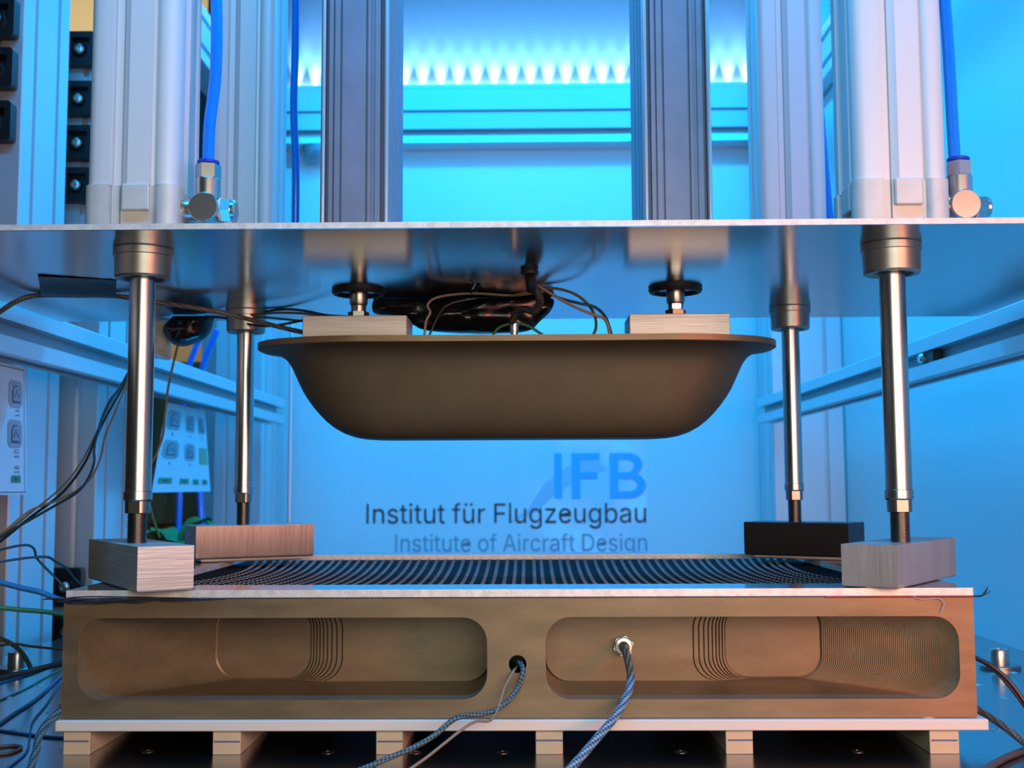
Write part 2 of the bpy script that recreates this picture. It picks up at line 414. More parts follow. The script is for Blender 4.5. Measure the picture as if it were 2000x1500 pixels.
xb = lambda y, z: (lambda u, v, h: Vector((h, y + u, z + v)))
# cross beam on the back wall: stepped front face as in the photograph
cb = thing('cross_beam', 'broad grooved aluminium beam across the back wall under the LED strip', 'beam', (0, 3.36, 1.21))
prof = [(-0.04, 1.384), (-0.04, 1.322), (-0.030, 1.322), (-0.030, 1.300), (-0.04, 1.300), (-0.04, 1.266), (0.05, 1.266), (0.05, 1.402), (-0.030, 1.402), (-0.030, 1.389)]
obj('profile', prism(bmesh.new(), prof, xb(3.36, 0), -0.70, 0.70), 'anodised_beam', cb)
obj('lower_lip', prism(bmesh.new(), [(-0.015, 1.2655), (-0.02, 1.232), (0.04, 1.228), (0.05, 1.2655)], xb(3.36, 0), -0.70, 0.70), 'anodised', cb)
# LED strip on top of the cross beam
ls = thing('led_strip', 'strip of bright blue LEDs lying on the cross beam', 'light strip', (0, 3.385, 1.4025))
obj('tape', bx(-0.69, 0.69, 3.380, 3.405, 1.4025, 1.4045), 'led_tape', ls)
led_me = None
for i in range(26):
    x = -0.675 + 0.0538 * i
    if led_me is None:
        o = obj('led', bx(-0.0035, 0.0035, -0.0035, 0.0035, 0, 0.002), 'led', None); led_me = o.data
    else:
        o = bpy.data.objects.new('led', led_me); COL.objects.link(o)
    o.parent = ls; o.matrix_parent_inverse = Matrix.Translation(-Vector(ls.location)); o.location = (x, 3.3925, 1.4045)
    d = bpy.data.lights.new('led_light', 'SPOT'); d.energy = 85; d.color = (0.16, 0.44, 1.0); d.shadow_soft_size = 0.003
    d.spot_size = math.radians(50); d.spot_blend = 1.0
    l = bpy.data.objects.new('led_light', d); COL.objects.link(l); l.location = (x, 3.411, 1.4085); l.rotation_euler = (math.radians(186), 0, 0)
    d = bpy.data.lights.new('led_spill', 'POINT'); d.energy = 0.9; d.color = (0.25, 0.48, 1.0); d.shadow_soft_size = 0.003
    l = bpy.data.objects.new('led_spill', d); COL.objects.link(l); l.location = (x, 3.411, 1.416)

# ---- sign on the back wall
def flat(name, polys, y, m, parent, ctr=None):
    bm = bmesh.new()
    for p in polys:
        bm.faces.new([bm.verts.new((x, y, z)) for x, z in p])
    return obj(name, bm, m, parent, recalc=False)
sg = thing('wall_sign', 'printed institute sign with large IFB letters on the back panel', 'sign', (-0.05, 3.419, -0.02))
obj('print', bx(-0.475, 0.353, 3.418, 3.4198, -0.08, 0.42), 'poster', sg)
Y1 = 3.4165
k = 3.4165 / 3.35
def sx(v): return 0.0108 + (v - 0.0108) * k
def sz(v): return 0.2311 + (v - 0.2311) * k
def wingpts(L): return [(sx(a), sz(b)) for a, b in L]
flat('wing_picture', [wingpts([(-0.045, 0.125), (0.010, 0.165), (0.055, 0.235), (0.090, 0.262), (0.150, 0.305), (0.215, 0.300), (0.235, 0.275), (0.160, 0.255), (0.085, 0.205), (0.045, 0.165)]),], Y1 + 0.0006, 'wing', sg)
x0, x1, z0, z1 = sx(0.0857), sx(0.3467), sz(0.1955), sz(0.3245)
def lx(a): return x0 + (x1 - x0) * a
def lz(b): return z0 + (z1 - z0) * b
def letter(polys): return [[(lx(a), lz(b)) for a, b in p] for p in polys]
flat('letter', letter([[(0, 0), (0.085, 0), (0.085, 1), (0, 1)]]), Y1, 'logo_blue', sg)
flat('letter', letter([[(0.19, 0), (0.285, 0), (0.285, 1), (0.19, 1)], [(0.285, 0.84), (0.50, 0.84), (0.50, 1), (0.285, 1)], [(0.285, 0.43), (0.475, 0.43), (0.475, 0.585), (0.285, 0.585)]]), Y1, 'logo_blue', sg)
def arc(cx, cz, rx, rz, a0, a1, n=8): return [(cx + rx * math.cos(math.radians(a0 + (a1 - a0) * i / n)), cz + rz * math.sin(math.radians(a0 + (a1 - a0) * i / n))) for i in range(n + 1)]
B_out = [(0.605, 0.0)] + arc(0.83, 0.285, 0.17, 0.285, -90, 62) + arc(0.81, 0.74, 0.155, 0.26, -58, 90) + [(0.605, 1.0)]
B_in1 = [(0.70, 0.155)] + arc(0.82, 0.29, 0.085, 0.135, -90, 90) + [(0.70, 0.425)]
B_in2 = [(0.70, 0.575)] + arc(0.80, 0.71, 0.072, 0.135, -90, 90) + [(0.70, 0.845)]
GLYPH = {
'0': (453, [[227,-7,191,-3,158,7,130,24,105,48,85,77,57,155,48,254,57,353,85,431,106,461,130,484,159,502,191,512,227,516,262,512,295,502,348,461,368,431,396,353,405,254,396,155,368,77,348,48,323,24,295,7,263,-3],[250,52,271,60,306,92,330,144,342,213,338,332,320,393,290,435,271,449,227,460,182,449,147,416,123,365,111,295,115,176,134,116,163,74,182,60,203,52]]),
'1': (453, [[76,0,76,55,391,55,391,0],[276,509,276,0,212,0,209,448,86,358,86,427,198,509]]),
'2': (453, [[64,0,64,47,303,312,319,356,315,405,287,441,258,455,224,460,172,447,148,427,132,398,127,362,66,362,75,418,102,464,143,496,196,513,225,516,281,507,328,482,361,445,379,398,377,336,351,280,267,180,153,57,389,57,389,0]]),
'3': (453, [[188,-5,133,10,108,22,70,57,48,104,44,132,109,132,126,87,150,66,200,51,258,55,291,69,315,93,328,125,328,163,306,211,275,234,229,246,157,248,157,299,288,452,70,452,70,509,372,509,372,461,211,278,211,289,279,286,333,262,371,222,391,173,390,116,383,90,354,45,309,12,251,-5]]),
'4': (453, [[40,105,40,158,247,509,311,509,109,163,413,163,413,105],[282,0,282,318,343,318,343,0]]),
'5': (453, [[192,-5,140,11,99,41,71,82,60,130,122,130,138,89,173,60,221,50,259,56,291,75,314,104,328,162,314,221,290,251,257,270,201,276,139,255,128,246,67,253,96,509,366,509,366,452,151,452,136,301,194,330,252,332,294,321,345,285,370,251,386,210,391,163,381,102,352,52,309,15,253,-4]]),
'8': (453, [[193,-5,136,11,91,42,62,84,54,109,53,156,65,195,87,228,134,260,153,267,109,289,80,330,70,380,79,429,106,469,146,498,197,514,255,514,306,498,346,469,373,429,382,380,372,330,343,289,300,265,335,252,365,228,395,176,401,135,391,84,362,42,317,11,259,-5],[267,54,313,79,331,106,337,139,330,173,312,202,283,223,247,234,187,230,140,202,117,157,121,106,139,79,167,60,205,50],[260,294,298,318,318,359,314,407,288,442,244,459,192,455,164,442,138,407,134,359,154,318,193,294,209,291]]),
'A': (480, [[16,0,201,509,276,509,463,0,395,0,232,478,245,478,191,302,85,0],[110,142,110,199,370,199,370,142]]),
'D': (502, [[96,0,96,57,254,60,318,81,343,99,379,149,397,216,397,294,379,361,364,388,320,428,291,441,221,452,93,452,93,509,273,505,315,495,353,478,385,455,412,426,433,391,449,351,462,255,449,159,433,119,411,83,384,54,351,31,312,14,268,3],[125,509,125,0,60,0,60,509]]),
'F': (410, [[60,0,60,509,369,509,369,452,125,452,125,278,346,278,346,221,125,221,125,0]]),
'I': (196,[[68,0,128,0,128,511,68,511]]),
'a': (389, [[115,-3,76,15,48,45,32,84,36,146,64,184,125,211,265,235,276,257,267,297,240,322,196,331,137,316,100,274,41,291,64,331,95,358,153,380,239,379,286,360,312,336,330,301,337,251,337,0,277,0,277,52,272,52,242,16,199,-4,181,-7],[211,51,242,68,270,108,276,138,276,190,134,159,103,139,93,118,96,82,119,57,156,46]]),
'b': (424, [[208,-7,159,12,118,59,112,59,112,0,53,0,53,509,114,509,114,319,171,373,207,383,259,382,313,361,354,320,370,293,388,227,388,151,370,84,336,34,288,3,260,-6],[242,49,279,66,306,97,323,139,327,215,307,281,280,311,243,328,198,328,161,312,134,282,118,241,114,162,125,115,147,78,179,55,198,49]]),
'c': (396, [[174,-5,117,16,72,58,44,116,34,187,44,260,72,318,117,360,144,374,174,382,243,381,305,356,349,308,362,277,303,262,270,311,207,330,163,321,130,296,108,258,96,187,108,117,130,80,163,55,220,47,271,66,304,117,363,102,331,43,277,5,226,-7]]),
'e': (404, [[177,-5,145,3,117,16,92,35,56,85,37,150,36,224,55,290,91,340,142,373,172,382,246,380,303,355,347,305,365,256,371,169,75,169,75,221,338,221,310,202,298,269,277,301,246,323,205,330,164,323,131,301,109,270,97,231,102,127,121,88,151,61,190,48,254,53,294,82,306,105,365,91,348,55,320,26,283,4,237,-7]]),
'f': (254, [[228,379,228,327,6,327,6,379],[81,0,82,452,96,486,135,519,243,521,227,468,195,474,164,468,147,449,142,419,142,0]]),
'g': (425, [[156,-146,97,-122,59,-84,51,-69,101,-41,142,-82,187,-96,236,-95,282,-75,298,-58,308,-34,311,68,306,68,266,23,217,6,165,7,138,14,90,43,55,90,36,154,36,229,55,293,90,342,112,361,166,382,218,383,267,365,308,319,313,319,313,379,372,379,370,-40,363,-67,334,-109,291,-136,237,-149],[227,61,264,75,290,103,307,142,311,219,291,283,264,312,227,328,182,328,145,312,118,282,102,241,96,193,102,144,118,104,145,76,183,61]]),
'i': (167, [[53,0,53,379,114,379,114,0],[63,448,43,472,47,504,73,522,105,518,121,504,125,472,105,448,95,444]]),
'l': (164,[[54,0,110,0,110,528,54,528]]),
'n': (410, [[114,0,53,0,53,379,112,379,112,287,102,287,132,344,152,362,200,382,252,383,295,369,328,340,350,298,357,240,357,0,296,0,293,263,286,286,256,318,210,329,176,324,136,297,119,266,115,248]]),
'o': (415, [[207,-8,144,3,117,16,72,58,44,116,34,187,44,260,72,318,117,360,144,374,174,382,241,382,271,374,299,360,343,318,371,260,379,225,379,150,359,85,323,35,299,16,241,-5],[207,46,252,55,285,80,307,117,318,163,314,236,298,278,270,310,231,328,184,328,145,310,118,278,102,236,96,187,108,117,130,80,163,55]]),
'r': (259, [[53,0,53,379,112,379,115,321,137,354,171,377,243,384,241,323,174,321,135,296,115,254,114,0]]),
's': (365, [[133,-3,93,12,62,38,41,73,36,94,94,107,111,72,141,52,181,45,227,53,258,74,268,103,262,126,243,144,118,180,92,192,72,208,58,227,47,274,55,314,79,347,115,370,161,383,234,379,286,352,318,308,324,290,268,277,243,316,210,331,166,331,131,317,111,292,110,264,124,243,172,223,261,200,287,187,320,153,331,107,323,65,298,31,260,6,210,-7]]),
't': (227, [[204,379,204,327,6,327,6,379],[65,471,126,471,130,70,144,55,202,54,213,2,168,-4,113,7,92,21,77,41,68,64]]),
'u': (410, [[158,-3,115,11,82,39,60,82,53,139,53,379,114,379,116,117,124,94,137,75,154,61,200,50,234,55,263,71,290,113,296,153,296,379,357,379,357,0,298,0,298,92,307,92,294,60,277,35,257,17,209,-3]]),
'z': (380, [[42,0,42,46,254,323,48,323,48,379,333,379,333,331,126,56,339,56,339,0]]),
'ü': (410, [[158,-3,115,11,82,39,60,82,53,139,53,379,114,379,116,117,124,94,137,75,154,61,200,50,234,55,263,71,290,113,296,153,296,379,357,379,357,0,298,0,298,92,307,92,294,60,277,35,257,17,209,-3],[257,448,238,472,242,503,266,522,297,518,316,494,312,463,287,444],[113,448,94,472,98,503,123,522,153,518,172,494,168,463,144,444]]),
}

def filled(loops, fn):
    """flat mesh from outlines with holes"""
    bm = bmesh.new(); E = []
    for L in loops:
        vs = [bm.verts.new(fn(u, v)) for u, v in L]
        for i in range(len(vs)): E.append(bm.edges.new((vs[i], vs[(i + 1) % len(vs)])))
    bmesh.ops.triangle_fill(bm, use_beauty=True, use_dissolve=False, edges=E)
    return bm
def text(name, word, m, parent, fn, x0=0.0, x1=1.0):
    """one letter = one part; fn(u, v) with u 0..1 along the line and v in cap heights"""
    adv = [GLYPH[c][0] if c != ' ' else 175 for c in word]
    f = GLYPH[word[0]][1]; start = min(min(l[0::2]) for l in f)
    l_ = GLYPH[word[-1]][1]; end = sum(adv[:-1]) + max(max(l[0::2]) for l in l_)
    x = 0
    for c, a in zip(word, adv):
        if c != ' ':
            lp = [[((x + l[i] - start) / (end - start), l[i + 1] / 511.0) for i in range(0, len(l), 2)] for l in GLYPH[c][1]]
            if c in 'ADft14':
                bm = filled(lp[:1], fn)
                for q in lp[1:]:
                    me = bpy.data.meshes.new('stroke'); b_ = filled([q], fn); bmesh.ops.translate(b_, verts=b_.verts, vec=(0, 0.0002, 0)); b_.to_mesh(me); b_.free()
                    bm.from_mesh(me); bpy.data.meshes.remove(me)
            else: bm = filled(lp, fn)
            obj(name, bm, m, parent, recalc=False)
        x += a
def line_fn(xa, xb, zb, cap): return lambda u, v: (xa + (xb - xa) * u, Y1, zb + cap * v)
obj('letter', filled([B_out, B_in1, B_in2], lambda u, v: (lx(u), Y1, lz(v))), 'logo_blue', sg, recalc=False)
text('letter', 'Institut f\u00fcr Flugzeugbau', 'logo_dark', sg, line_fn(sx(-0.4496), sx(0.3458), sz(0.1265), sz(0.1825) - sz(0.1265)))
text('letter', 'Institute of Aircraft Design', 'logo_grey', sg, line_fn(sx(-0.3673), sx(0.3475), sz(0.0467), sz(0.0955) - sz(0.0467)))

# ------------------------------------------------------------------ big plates, mould, punch
up = thing('press_plate', 'broad brushed aluminium press plate carrying the cylinders', 'plate', (0, 1.27, 0.4538))
obj('plate_body', bx(-0.616, 0.614, 0.996, 1.554, 0.4538, 0.4595, bev=0.0004), 'plate_under', up)
obj('front_edge', bx(-0.616, 0.614, 0.9952, 0.9959, 0.4541, 0.4592), 'plate_edge', up, label='sawn bare front edge')

# mould block with two terraced pockets
MX0, MX1, MY0, MY1, MZ0, MZ1 = -0.397, 0.397, 1.035, 1.605, 0.0310, 0.1336
md = thing('mould_block', 'bronze coloured mould block with two long terraced pockets in front', 'mould', (0, 1.32, MZ0))
R, NSEG = 0.0215, 7
def pocket(side):
    """list of (depth, outline) of one pocket, stacked cuts 1.5 mm deep; side = -1 left, +1 right"""
    xo, xi = 0.3835, 0.0255          # outer and inner end at the face
    deep, shal = 0.111, 0.096
    n = 74; out = []
    for i in range(n + 1):
        d = deep * i / n
        t = d / deep
        a = xo - (xo - 0.2905) * (t ** 1.25)          # outer end creeps inwards
        ds = d - shal
        b = xi if ds <= 0 else None
        if b is None:
            j = min(10, int(round(ds / 0.0015)))
            b = 0.1605 + [0, 0.006, 0.0115, 0.0165, 0.021, 0.025, 0.0287, 0.032, 0.0352, 0.0382, 0.0412][j]
            if j == 0: b = xi
        lo, hi = (b, a)
        o = rrect(lo, hi, 0.0468, 0.1172, R, NSEG)
        out.append((d, [(side * x, z) for x, z in o]))
    return out
def mould_mesh():
    bm = bmesh.new()
    # front face with holes
    loops = [[(MX0, MZ0), (MX1, MZ0), (MX1, MZ1), (MX0, MZ1)]]
    pk = [pocket(-1), pocket(1)]
    hole = [(0.001 + 0.0077 * math.cos(2 * PI * i / 24), 0.077 + 0.0077 * math.sin(2 * PI * i / 24)) for i in range(24)]
    loops += [pk[0][0][1], pk[1][0][1], hole]
    V = []; E = []
    for L in loops:
        vs = [bm.verts.new((x, MY0, z)) for x, z in L]; V.append(vs)
        for i in range(len(vs)): E.append(bm.edges.new((vs[i], vs[(i + 1) % len(vs)])))
    bmesh.ops.triangle_fill(bm, use_beauty=True, use_dissolve=False, edges=E)
    # outside of the block
    f = V[0]; y1 = MY1
    b = [bm.verts.new((v.co.x, y1, v.co.z)) for v in f]
    for i in (0, 1, 3):
        j = (i + 1) % 4
        bm.faces.new((f[i], f[j], b[j], b[i]))
    bm.faces.new(b)
    # top ring and shallow cavity
    t = [f[3], f[2], b[2], b[3]]
    hx0, hx1, hy0, hy1 = -0.345, 0.345, 1.105, 1.545
    c = [bm.verts.new(p) for p in ((hx0, hy0, MZ1), (hx1, hy0, MZ1), (hx1, hy1, MZ1), (hx0, hy1, MZ1))]
    e = [bm.verts.new((v.co.x, v.co.y, MZ1 - 0.0145)) for v in c]
    for i in range(4):
        j = (i + 1) % 4
        bm.faces.new((t[i], t[j], c[j], c[i])); bm.faces.new((c[i], c[j], e[j], e[i]))
    bm.faces.new(e)
    # cable hole
    hb = [bm.verts.new((v.co.x, MY0 + 0.05, v.co.z)) for v in V[3]]
    for i in range(24):
        j = (i + 1) % 24
        fc = bm.faces.new((V[3][i], V[3][j], hb[j], hb[i])); fc.material_index = 2
    fc = bm.faces.new(hb); fc.material_index = 2
    # pockets
    for p, vs in zip(pk, V[1:3]):
        cur = vs; m = len(vs)
        for i in range(1, len(p)):
            d, o = p[i]; dp, op = p[i - 1]
            last_out = op
            grv = 0.0022 if (0 < i < len(p) - 1 and d > 0.0965) else 0.0
            bx0 = min(abs(x) for x, _ in op)
            w = [bm.verts.new((x, MY0 + d + (grv if abs(x) < bx0 + R else 0), z)) for x, z in op]        # wall down, with a fine groove at its foot
            for q in range(m):
                r = (q + 1) % m
                fc = bm.faces.new((cur[q], cur[r], w[r], w[q])); fc.material_index = 1
            if i < len(p) - 1:
                if grv:
                    w2 = [bm.verts.new((x + (0.0016 if x > 0 else -0.0016) * (1 if abs(x) < bx0 + R else 0), MY0 + d, z)) for x, z in op]
                    for q in range(m):
                        r = (q + 1) % m
                        if (w[q].co - w2[q].co).length < 1e-6 and (w[r].co - w2[r].co).length < 1e-6: continue
                        fc = bm.faces.new((w[q], w[r], w2[r], w2[q])); fc.material_index = 1
                    w = w2
                s = [bm.verts.new((x, MY0 + d, z)) for x, z in o]     # ledge to the next smaller cut
                for q in range(m):
                    r = (q + 1) % m
                    if (w[q].co - s[q].co).length < 1e-6 and (w[r].co - s[r].co).length < 1e-6: continue
                    fc = bm.faces.new((w[q], w[r], s[r], s[q])); fc.material_index = 1
                cur = s
            else:
                # small fillet then the floor
                s = [bm.verts.new((x + (0.0015 if x < (op[0][0] + op[20][0]) / 2 else -0.0015), MY0 + d + 0.0012, z + (0.0015 if z < 0.08 else -0.0015))) for x, z in op]
                for q in range(m):
                    r = (q + 1) % m
                    fc = bm.faces.new((w[q], w[r], s[r], s[q])); fc.material_index = 1
                fc = bm.faces.new(s); fc.material_index = 1
    bmesh.ops.remove_doubles(bm, verts=bm.verts, dist=1e-7)
    return bm
obj('block', mould_mesh(), ['mould', 'mould_pocket', 'black_matt'], md, smooth=28)
# sensor screwed into the right pocket
sc = (0.1004, 1.131, 0.0800)
sn = obj('sensor', prism(bmesh.new(), hexa(0.0098, 0.3), yfn(sc), 0.0, -0.006), 'nickel', md, label='nickel screwed-in sensor with hexagon')
obj('ferrule', lathe(bmesh.new(), [(0.0085, 0.0), (0.0085, -0.0075), (0.0078, -0.0085), (0.0052, -0.009), (0.0048, -0.016), (0.0036, -0.017), (0.0, -0.017)], 20, axis='Y', c=sc), 'nickel', sn)

# white riser board on six strips
rb = thing('riser_board', 'white plastic riser board under the mould, standing on six strips', 'riser', (0, 1.3, 0))
obj('board', bx(-0.400, 0.4045, 1.030, 1.60, 0.0210, 0.0302, bev=0.0007), 'ptfe', rb)
for a, b in ((-0.3945, -0.3712), (-0.2641, -0.2398), (-0.1220, -0.0990), (0.0163, 0.0398), (0.1804, 0.2037), (0.3556, 0.3808)):
    f = obj('strip', bx(a, b, 1.036, 1.59, 0.0, 0.0210, bev=0.0005), 'ptfe_foot', rb)
    zc = 0.0118 + random.uniform(-0.0008, 0.0012)
    obj('pen_line', bx(a + random.uniform(0.0003, 0.002), b - random.uniform(0.0, 0.0015), 1.0357, 1.036, zc - 0.0007, zc + 0.0007), 'pen', f)
tag(obj('steel_washer', lathe(bmesh.new(), [(0.006, 0.0302), (0.0125, 0.0302), (0.0125, 0.0309), (0.006, 0.0309), (0.006, 0.0302)], 24, c=(0.356, 1.048, 0)), 'nickel'),
    'flat washer pinched between white board and mould at its right end', 'washer')

# blank holder frame
bh = thing('blank_holder', 'flat aluminium frame lying on the mould around the dark fabric', 'frame', (0, 1.32, 0.1344))
def ringplate(x0, x1, y0, y1, hx0, hx1, hy0, hy1, z0, z1, r):
    bm = bmesh.new()
    out = rrect(x0, x1, y0, y1, 0.001, 4); inn = rrect(hx0, hx1, hy0, hy1, r, 4)
    n = len(out)
    A = [bm.verts.new((x, y, z1)) for x, y in out]; B = [bm.verts.new((x, y, z1)) for x, y in inn]
    C = [bm.verts.new((x, y, z0)) for x, y in out]; D = [bm.verts.new((x, y, z0)) for x, y in inn]
    for i in range(n):
        j = (i + 1) % n
        bm.faces.new((A[i], A[j], B[j], B[i])); bm.faces.new((C[j], C[i], D[i], D[j]))
        f = bm.faces.new((C[i], C[j], A[j], A[i])); f.material_index = 1
        f = bm.faces.new((B[i], B[j], D[j], D[i])); f.material_index = 1
    return bm
obj('frame_plate', ringplate(-0.3965, 0.3985, 1.037, 1.6035, -0.358, 0.358, 1.0884, 1.5599, 0.1346, 0.1412, 0.006), ['plate_under', 'plate_edge'], bh)

# dark fabric blank with stitching
def sag(x, y): return 0.1343 - 0.012 * max(0, 1 - (x / 0.34) ** 2) * max(0, 1 - ((y - 1.325) / 0.215) ** 2) ** 0.8
fb = thing('fabric_blank', 'dark stitched fibre fabric clamped under the aluminium frame', 'fabric', (0, 1.32, 0.134))
bm = bmesh.new(); nx, ny = 90, 44
G = [[bm.verts.new((-0.392 + 0.784 * i / nx, 1.04 + 0.56 * j / ny, 0)) for j in range(ny + 1)] for i in range(nx + 1)]
for L in G:
    for v in L: v.co.z = sag(v.co.x, v.co.y) + (0.0012 * noise.noise(v.co * 30) if abs(v.co.x) < 0.33 and 1.12 < v.co.y < 1.53 else 0)
for i in range(nx):
    for j in range(ny): bm.faces.new((G[i][j], G[i + 1][j], G[i + 1][j + 1], G[i][j + 1]))
obj('cloth', bm, 'fabric', fb, smooth=80)
bm = bmesh.new()
def strand(pts, r=0.00026):
    # three-sided thread
    prev = None
    for i, p in enumerate(pts):
        t = (pts[min(i + 1, len(pts) - 1)] - pts[max(i - 1, 0)]).normalized(); s = t.cross(Vector((0, 0, 1))).normalized()
        ring = [bm.verts.new(p + s * r), bm.verts.new(p + Vector((0, 0, r * 1.6))), bm.verts.new(p - s * r)]
        if prev:
            for q in range(3):
                w = (q + 1) % 3
                bm.faces.new((prev[q], prev[w], ring[w], ring[q]))
        prev = ring
for i in range(62):
    xb0 = -0.348 + 0.0114 * i + random.uniform(-0.0012, 0.0012)
    pts = []; y = 1.092; s = 1
    while y < 1.558:
        t = (y - 1.09) / 0.47
        # the lines fan outwards towards the clamped ends
        fan = 0.028 * math.sin(PI * t) * (1 if xb0 > 0 else -1) * (abs(xb0) / 0.34) ** 3
        x = xb0 - fan + (0.0015 if s > 0 else -0.0015)
        x = max(-0.356, min(0.356, x))
        pts.append(Vector((x, y, sag(x, y) + 0.0014)))
        pts.append(Vector((x + 0.0004 * s, y + 0.0035, sag(x, y + 0.0035) + 0.0018)))
        y += 0.0075; s = -s
    strand(pts)
obj('stitching', bm, 'stitch', fb, kind='stuff', label='rows of pale zigzag stitching')
# fabric edge showing between frame and mould, red film edge, loose threads
obj('selvedge', bx(-0.3975, 0.3975, 1.0352, 1.042, 0.1337, 0.1345), 'fringe', fb)
obj('film_edge', bx(0.268, 0.397, 1.0338, 1.0352, 0.1331, 0.1348, bev=0.0004), 'redfilm', fb, label='dark red film edge')
bm = bmesh.new()
for i in range(26):
    x = random.uniform(-0.415, -0.30); z = random.uniform(0.1312, 0.1345)
    tube(bm, [(x, 1.033, z), (x + random.uniform(0.01, 0.03), 1.031 - random.uniform(0, 0.003), z + random.uniform(-0.001, 0.0018)), (x + random.uniform(0.03, 0.07), 1.034, 0.134 + random.uniform(-0.001, 0.0008))], random.uniform(0.0003, 0.0008), n=5, sub=4)
tube(bm, [(-0.402, 1.032, 0.1343), (-0.375, 1.029, 0.1365), (-0.34, 1.029, 0.1362), (-0.27, 1.033, 0.1342)], 0.0006, n=5)
obj('frayed_fibres', bm, 'fringe', fb, kind='stuff')
bm = bmesh.new()
for dx, dz, dy in ((0.014, 0.0065, 0.0), (0.018, 0.0045, 0.004), (0.011, 0.003, -0.003), (0.0165, 0.008, 0.006)):
    tube(bm, [(0.396, 1.040, 0.1338), (0.403, 1.040 + dy * 0.4, 0.1335), (0.398 + dx * 0.7, 1.04 + dy, 0.1345), (0.398 + dx, 1.04 + dy, 0.1335 + dz)], 0.0009, n=6, sub=5, taper=lambda t: 1 - 0.6 * t)
obj('thread_tuft', bm, 'cable_dark', fb)
obj('loose_thread', tube(bmesh.new(), [(0.345, 1.034, 0.1340), (0.352, 1.0325, 0.1318), (0.366, 1.033, 0.1325), (0.371, 1.0325, 0.128), (0.368, 1.033, 0.120)], 0.00035, n=5, sub=6), 'stitch', fb)

# forming punch
pu = thing('forming_punch', 'bronze coloured boat-shaped forming punch hanging over the mould', 'punch', (-0.001, 1.325, 0.2835))
PYC = 1.322
lev = [(0.3912, 0.2915, 0.095), (0.3846, 0.2915, 0.095), (0.3838, 0.2900, 0.0935), (0.3828, 0.2800, 0.0855), (0.3795, 0.2685, 0.0760), (0.3740, 0.2600, 0.0690), (0.3665, 0.2545, 0.0650), (0.3560, 0.2495, 0.0620),
       (0.3470, 0.2455, 0.0600), (0.3387, 0.2415, 0.0580), (0.3290, 0.2355, 0.0555), (0.3195, 0.2285, 0.0530), (0.3115, 0.2215, 0.0505), (0.3040, 0.2140, 0.0475), (0.2965, 0.2045, 0.0440), (0.2905, 0.1935, 0.0400), (0.2865, 0.1820, 0.0355), (0.2845, 0.1710, 0.0310), (0.2838, 0.1600, 0.0270)]
def plan(a, b, N=112, st=0.128, flange=False):
    out = []
    for i in range(N):
        t = 2 * PI * i / N
        c, s = math.cos(t), math.sin(t)
        e = 0.80
        # straight middle, rounded ends
        q = i / N * 4
        u = st + (a - st) * abs(c) ** e if abs(c) > 1e-9 else st
        w = b * abs(s) ** e
        x = math.copysign(u, c) if abs(c) > 1e-6 else 0.0
        if abs(c) < 0.16: x = st * (c / 0.16); w = b
        y = math.copysign(w, s)
        if flange and abs(x) < 0.16:
            k = 1 if abs(x) < 0.128 else 1 - (abs(x) - 0.128) / 0.032
            y -= math.copysign(0.004 * k, s)
        out.append((x - 0.0015, PYC + y))
    return out
bm = bmesh.new(); rings = []
for i, (z, a, b) in enumerate(lev):
    rings.append([bm.verts.new((x, y, z)) for x, y in plan(a, b, flange=i < 3)])
for A, B in list(zip(rings, rings[1:]))[1:]:
    n = len(A)
    for i in range(n):
        j = (i + 1) % n
        bm.faces.new((A[i], A[j], B[j], B[i]))
bm.faces.new(rings[1]); bm.faces.new(rings[-1])
for v in rings[0]: bm.verts.remove(v)
obj('punch_body', bm, 'punch', pu, smooth=50)
bm = bmesh.new(); top = plan(0.2915, 0.095, flange=True)
obj('flange', prism(bm, top, lambda u, v, h: Vector((u, v, h)), 0.3846, 0.3912), 'mould', pu, smooth=50)

# mounting blocks on the punch
for sgn, x0, x1, lab in ((-1, -0.2385, -0.1225, 'aluminium mounting block on the left end of the punch'), (1, 0.1240, 0.2352, 'aluminium mounting block on the right end of the punch, pinkish in the light')):
    o = obj('mounting_block', bx(x0, x1, 1.285, 1.35, 0.3912, 0.4205, bev=0.0008), 'milled')
    tag(o, lab, 'block', 'mounting blocks on the punch')

# pressure blocks under the four rods
def pblock(name, label, near, right, left, z0, z1, m):
    n, r, l = Vector(near), Vector(right), Vector(left)
    pts = [n, r, r + l - n, l]
    bm = bmesh.new()
    prism(bm, [(p.x, p.y) for p in pts], lambda u, v, h: Vector((u, v, h)), z0, z1)
    bmesh.ops.recalc_face_normals(bm, faces=bm.faces)
    bmesh.ops.bevel(bm, geom=[e for e in bm.edges if abs(e.verts[0].co.z - z0) < 1e-6 and abs(e.verts[1].co.z - z0) < 1e-6], offset=0.003, segments=3, affect='EDGES', profile=0.5)
    return tag(obj(name, bm, m), label, 'block', 'pressure blocks under the cylinder rods')
pblock('pressure_block', 'bare sawn aluminium block at the front left corner of the frame', (-0.3235, 1.0064), (-0.2825, 1.0326), (-0.4245, 1.164), 0.1413, 0.1805, ['milled'])
pblock('pressure_block', 'grey milled aluminium block at the front right corner of the frame', (0.3275, 1.0190), (0.4300, 1.164), (0.2872, 1.0475), 0.1413, 0.1790, 'milled_flat')
pblock('pressure_block', 'grey milled aluminium block at the back left corner of the frame', (-0.385, 1.40), (-0.2570, 1.472), (-0.4125, 1.4490), 0.1450, 0.1850, 'milled_dull')
pblock('pressure_block', 'blackened block at the back right corner of the frame', (0.3895, 1.40), (0.4235, 1.4540), (0.2790, 1.4700), 0.1450, 0.1855, 'black_block')
pblock('shim_plate', 'thin shim under the back left aluminium block', (-0.380, 1.405), (-0.270, 1.467), (-0.400, 1.4405), 0.1413, 0.1449, 'milled')
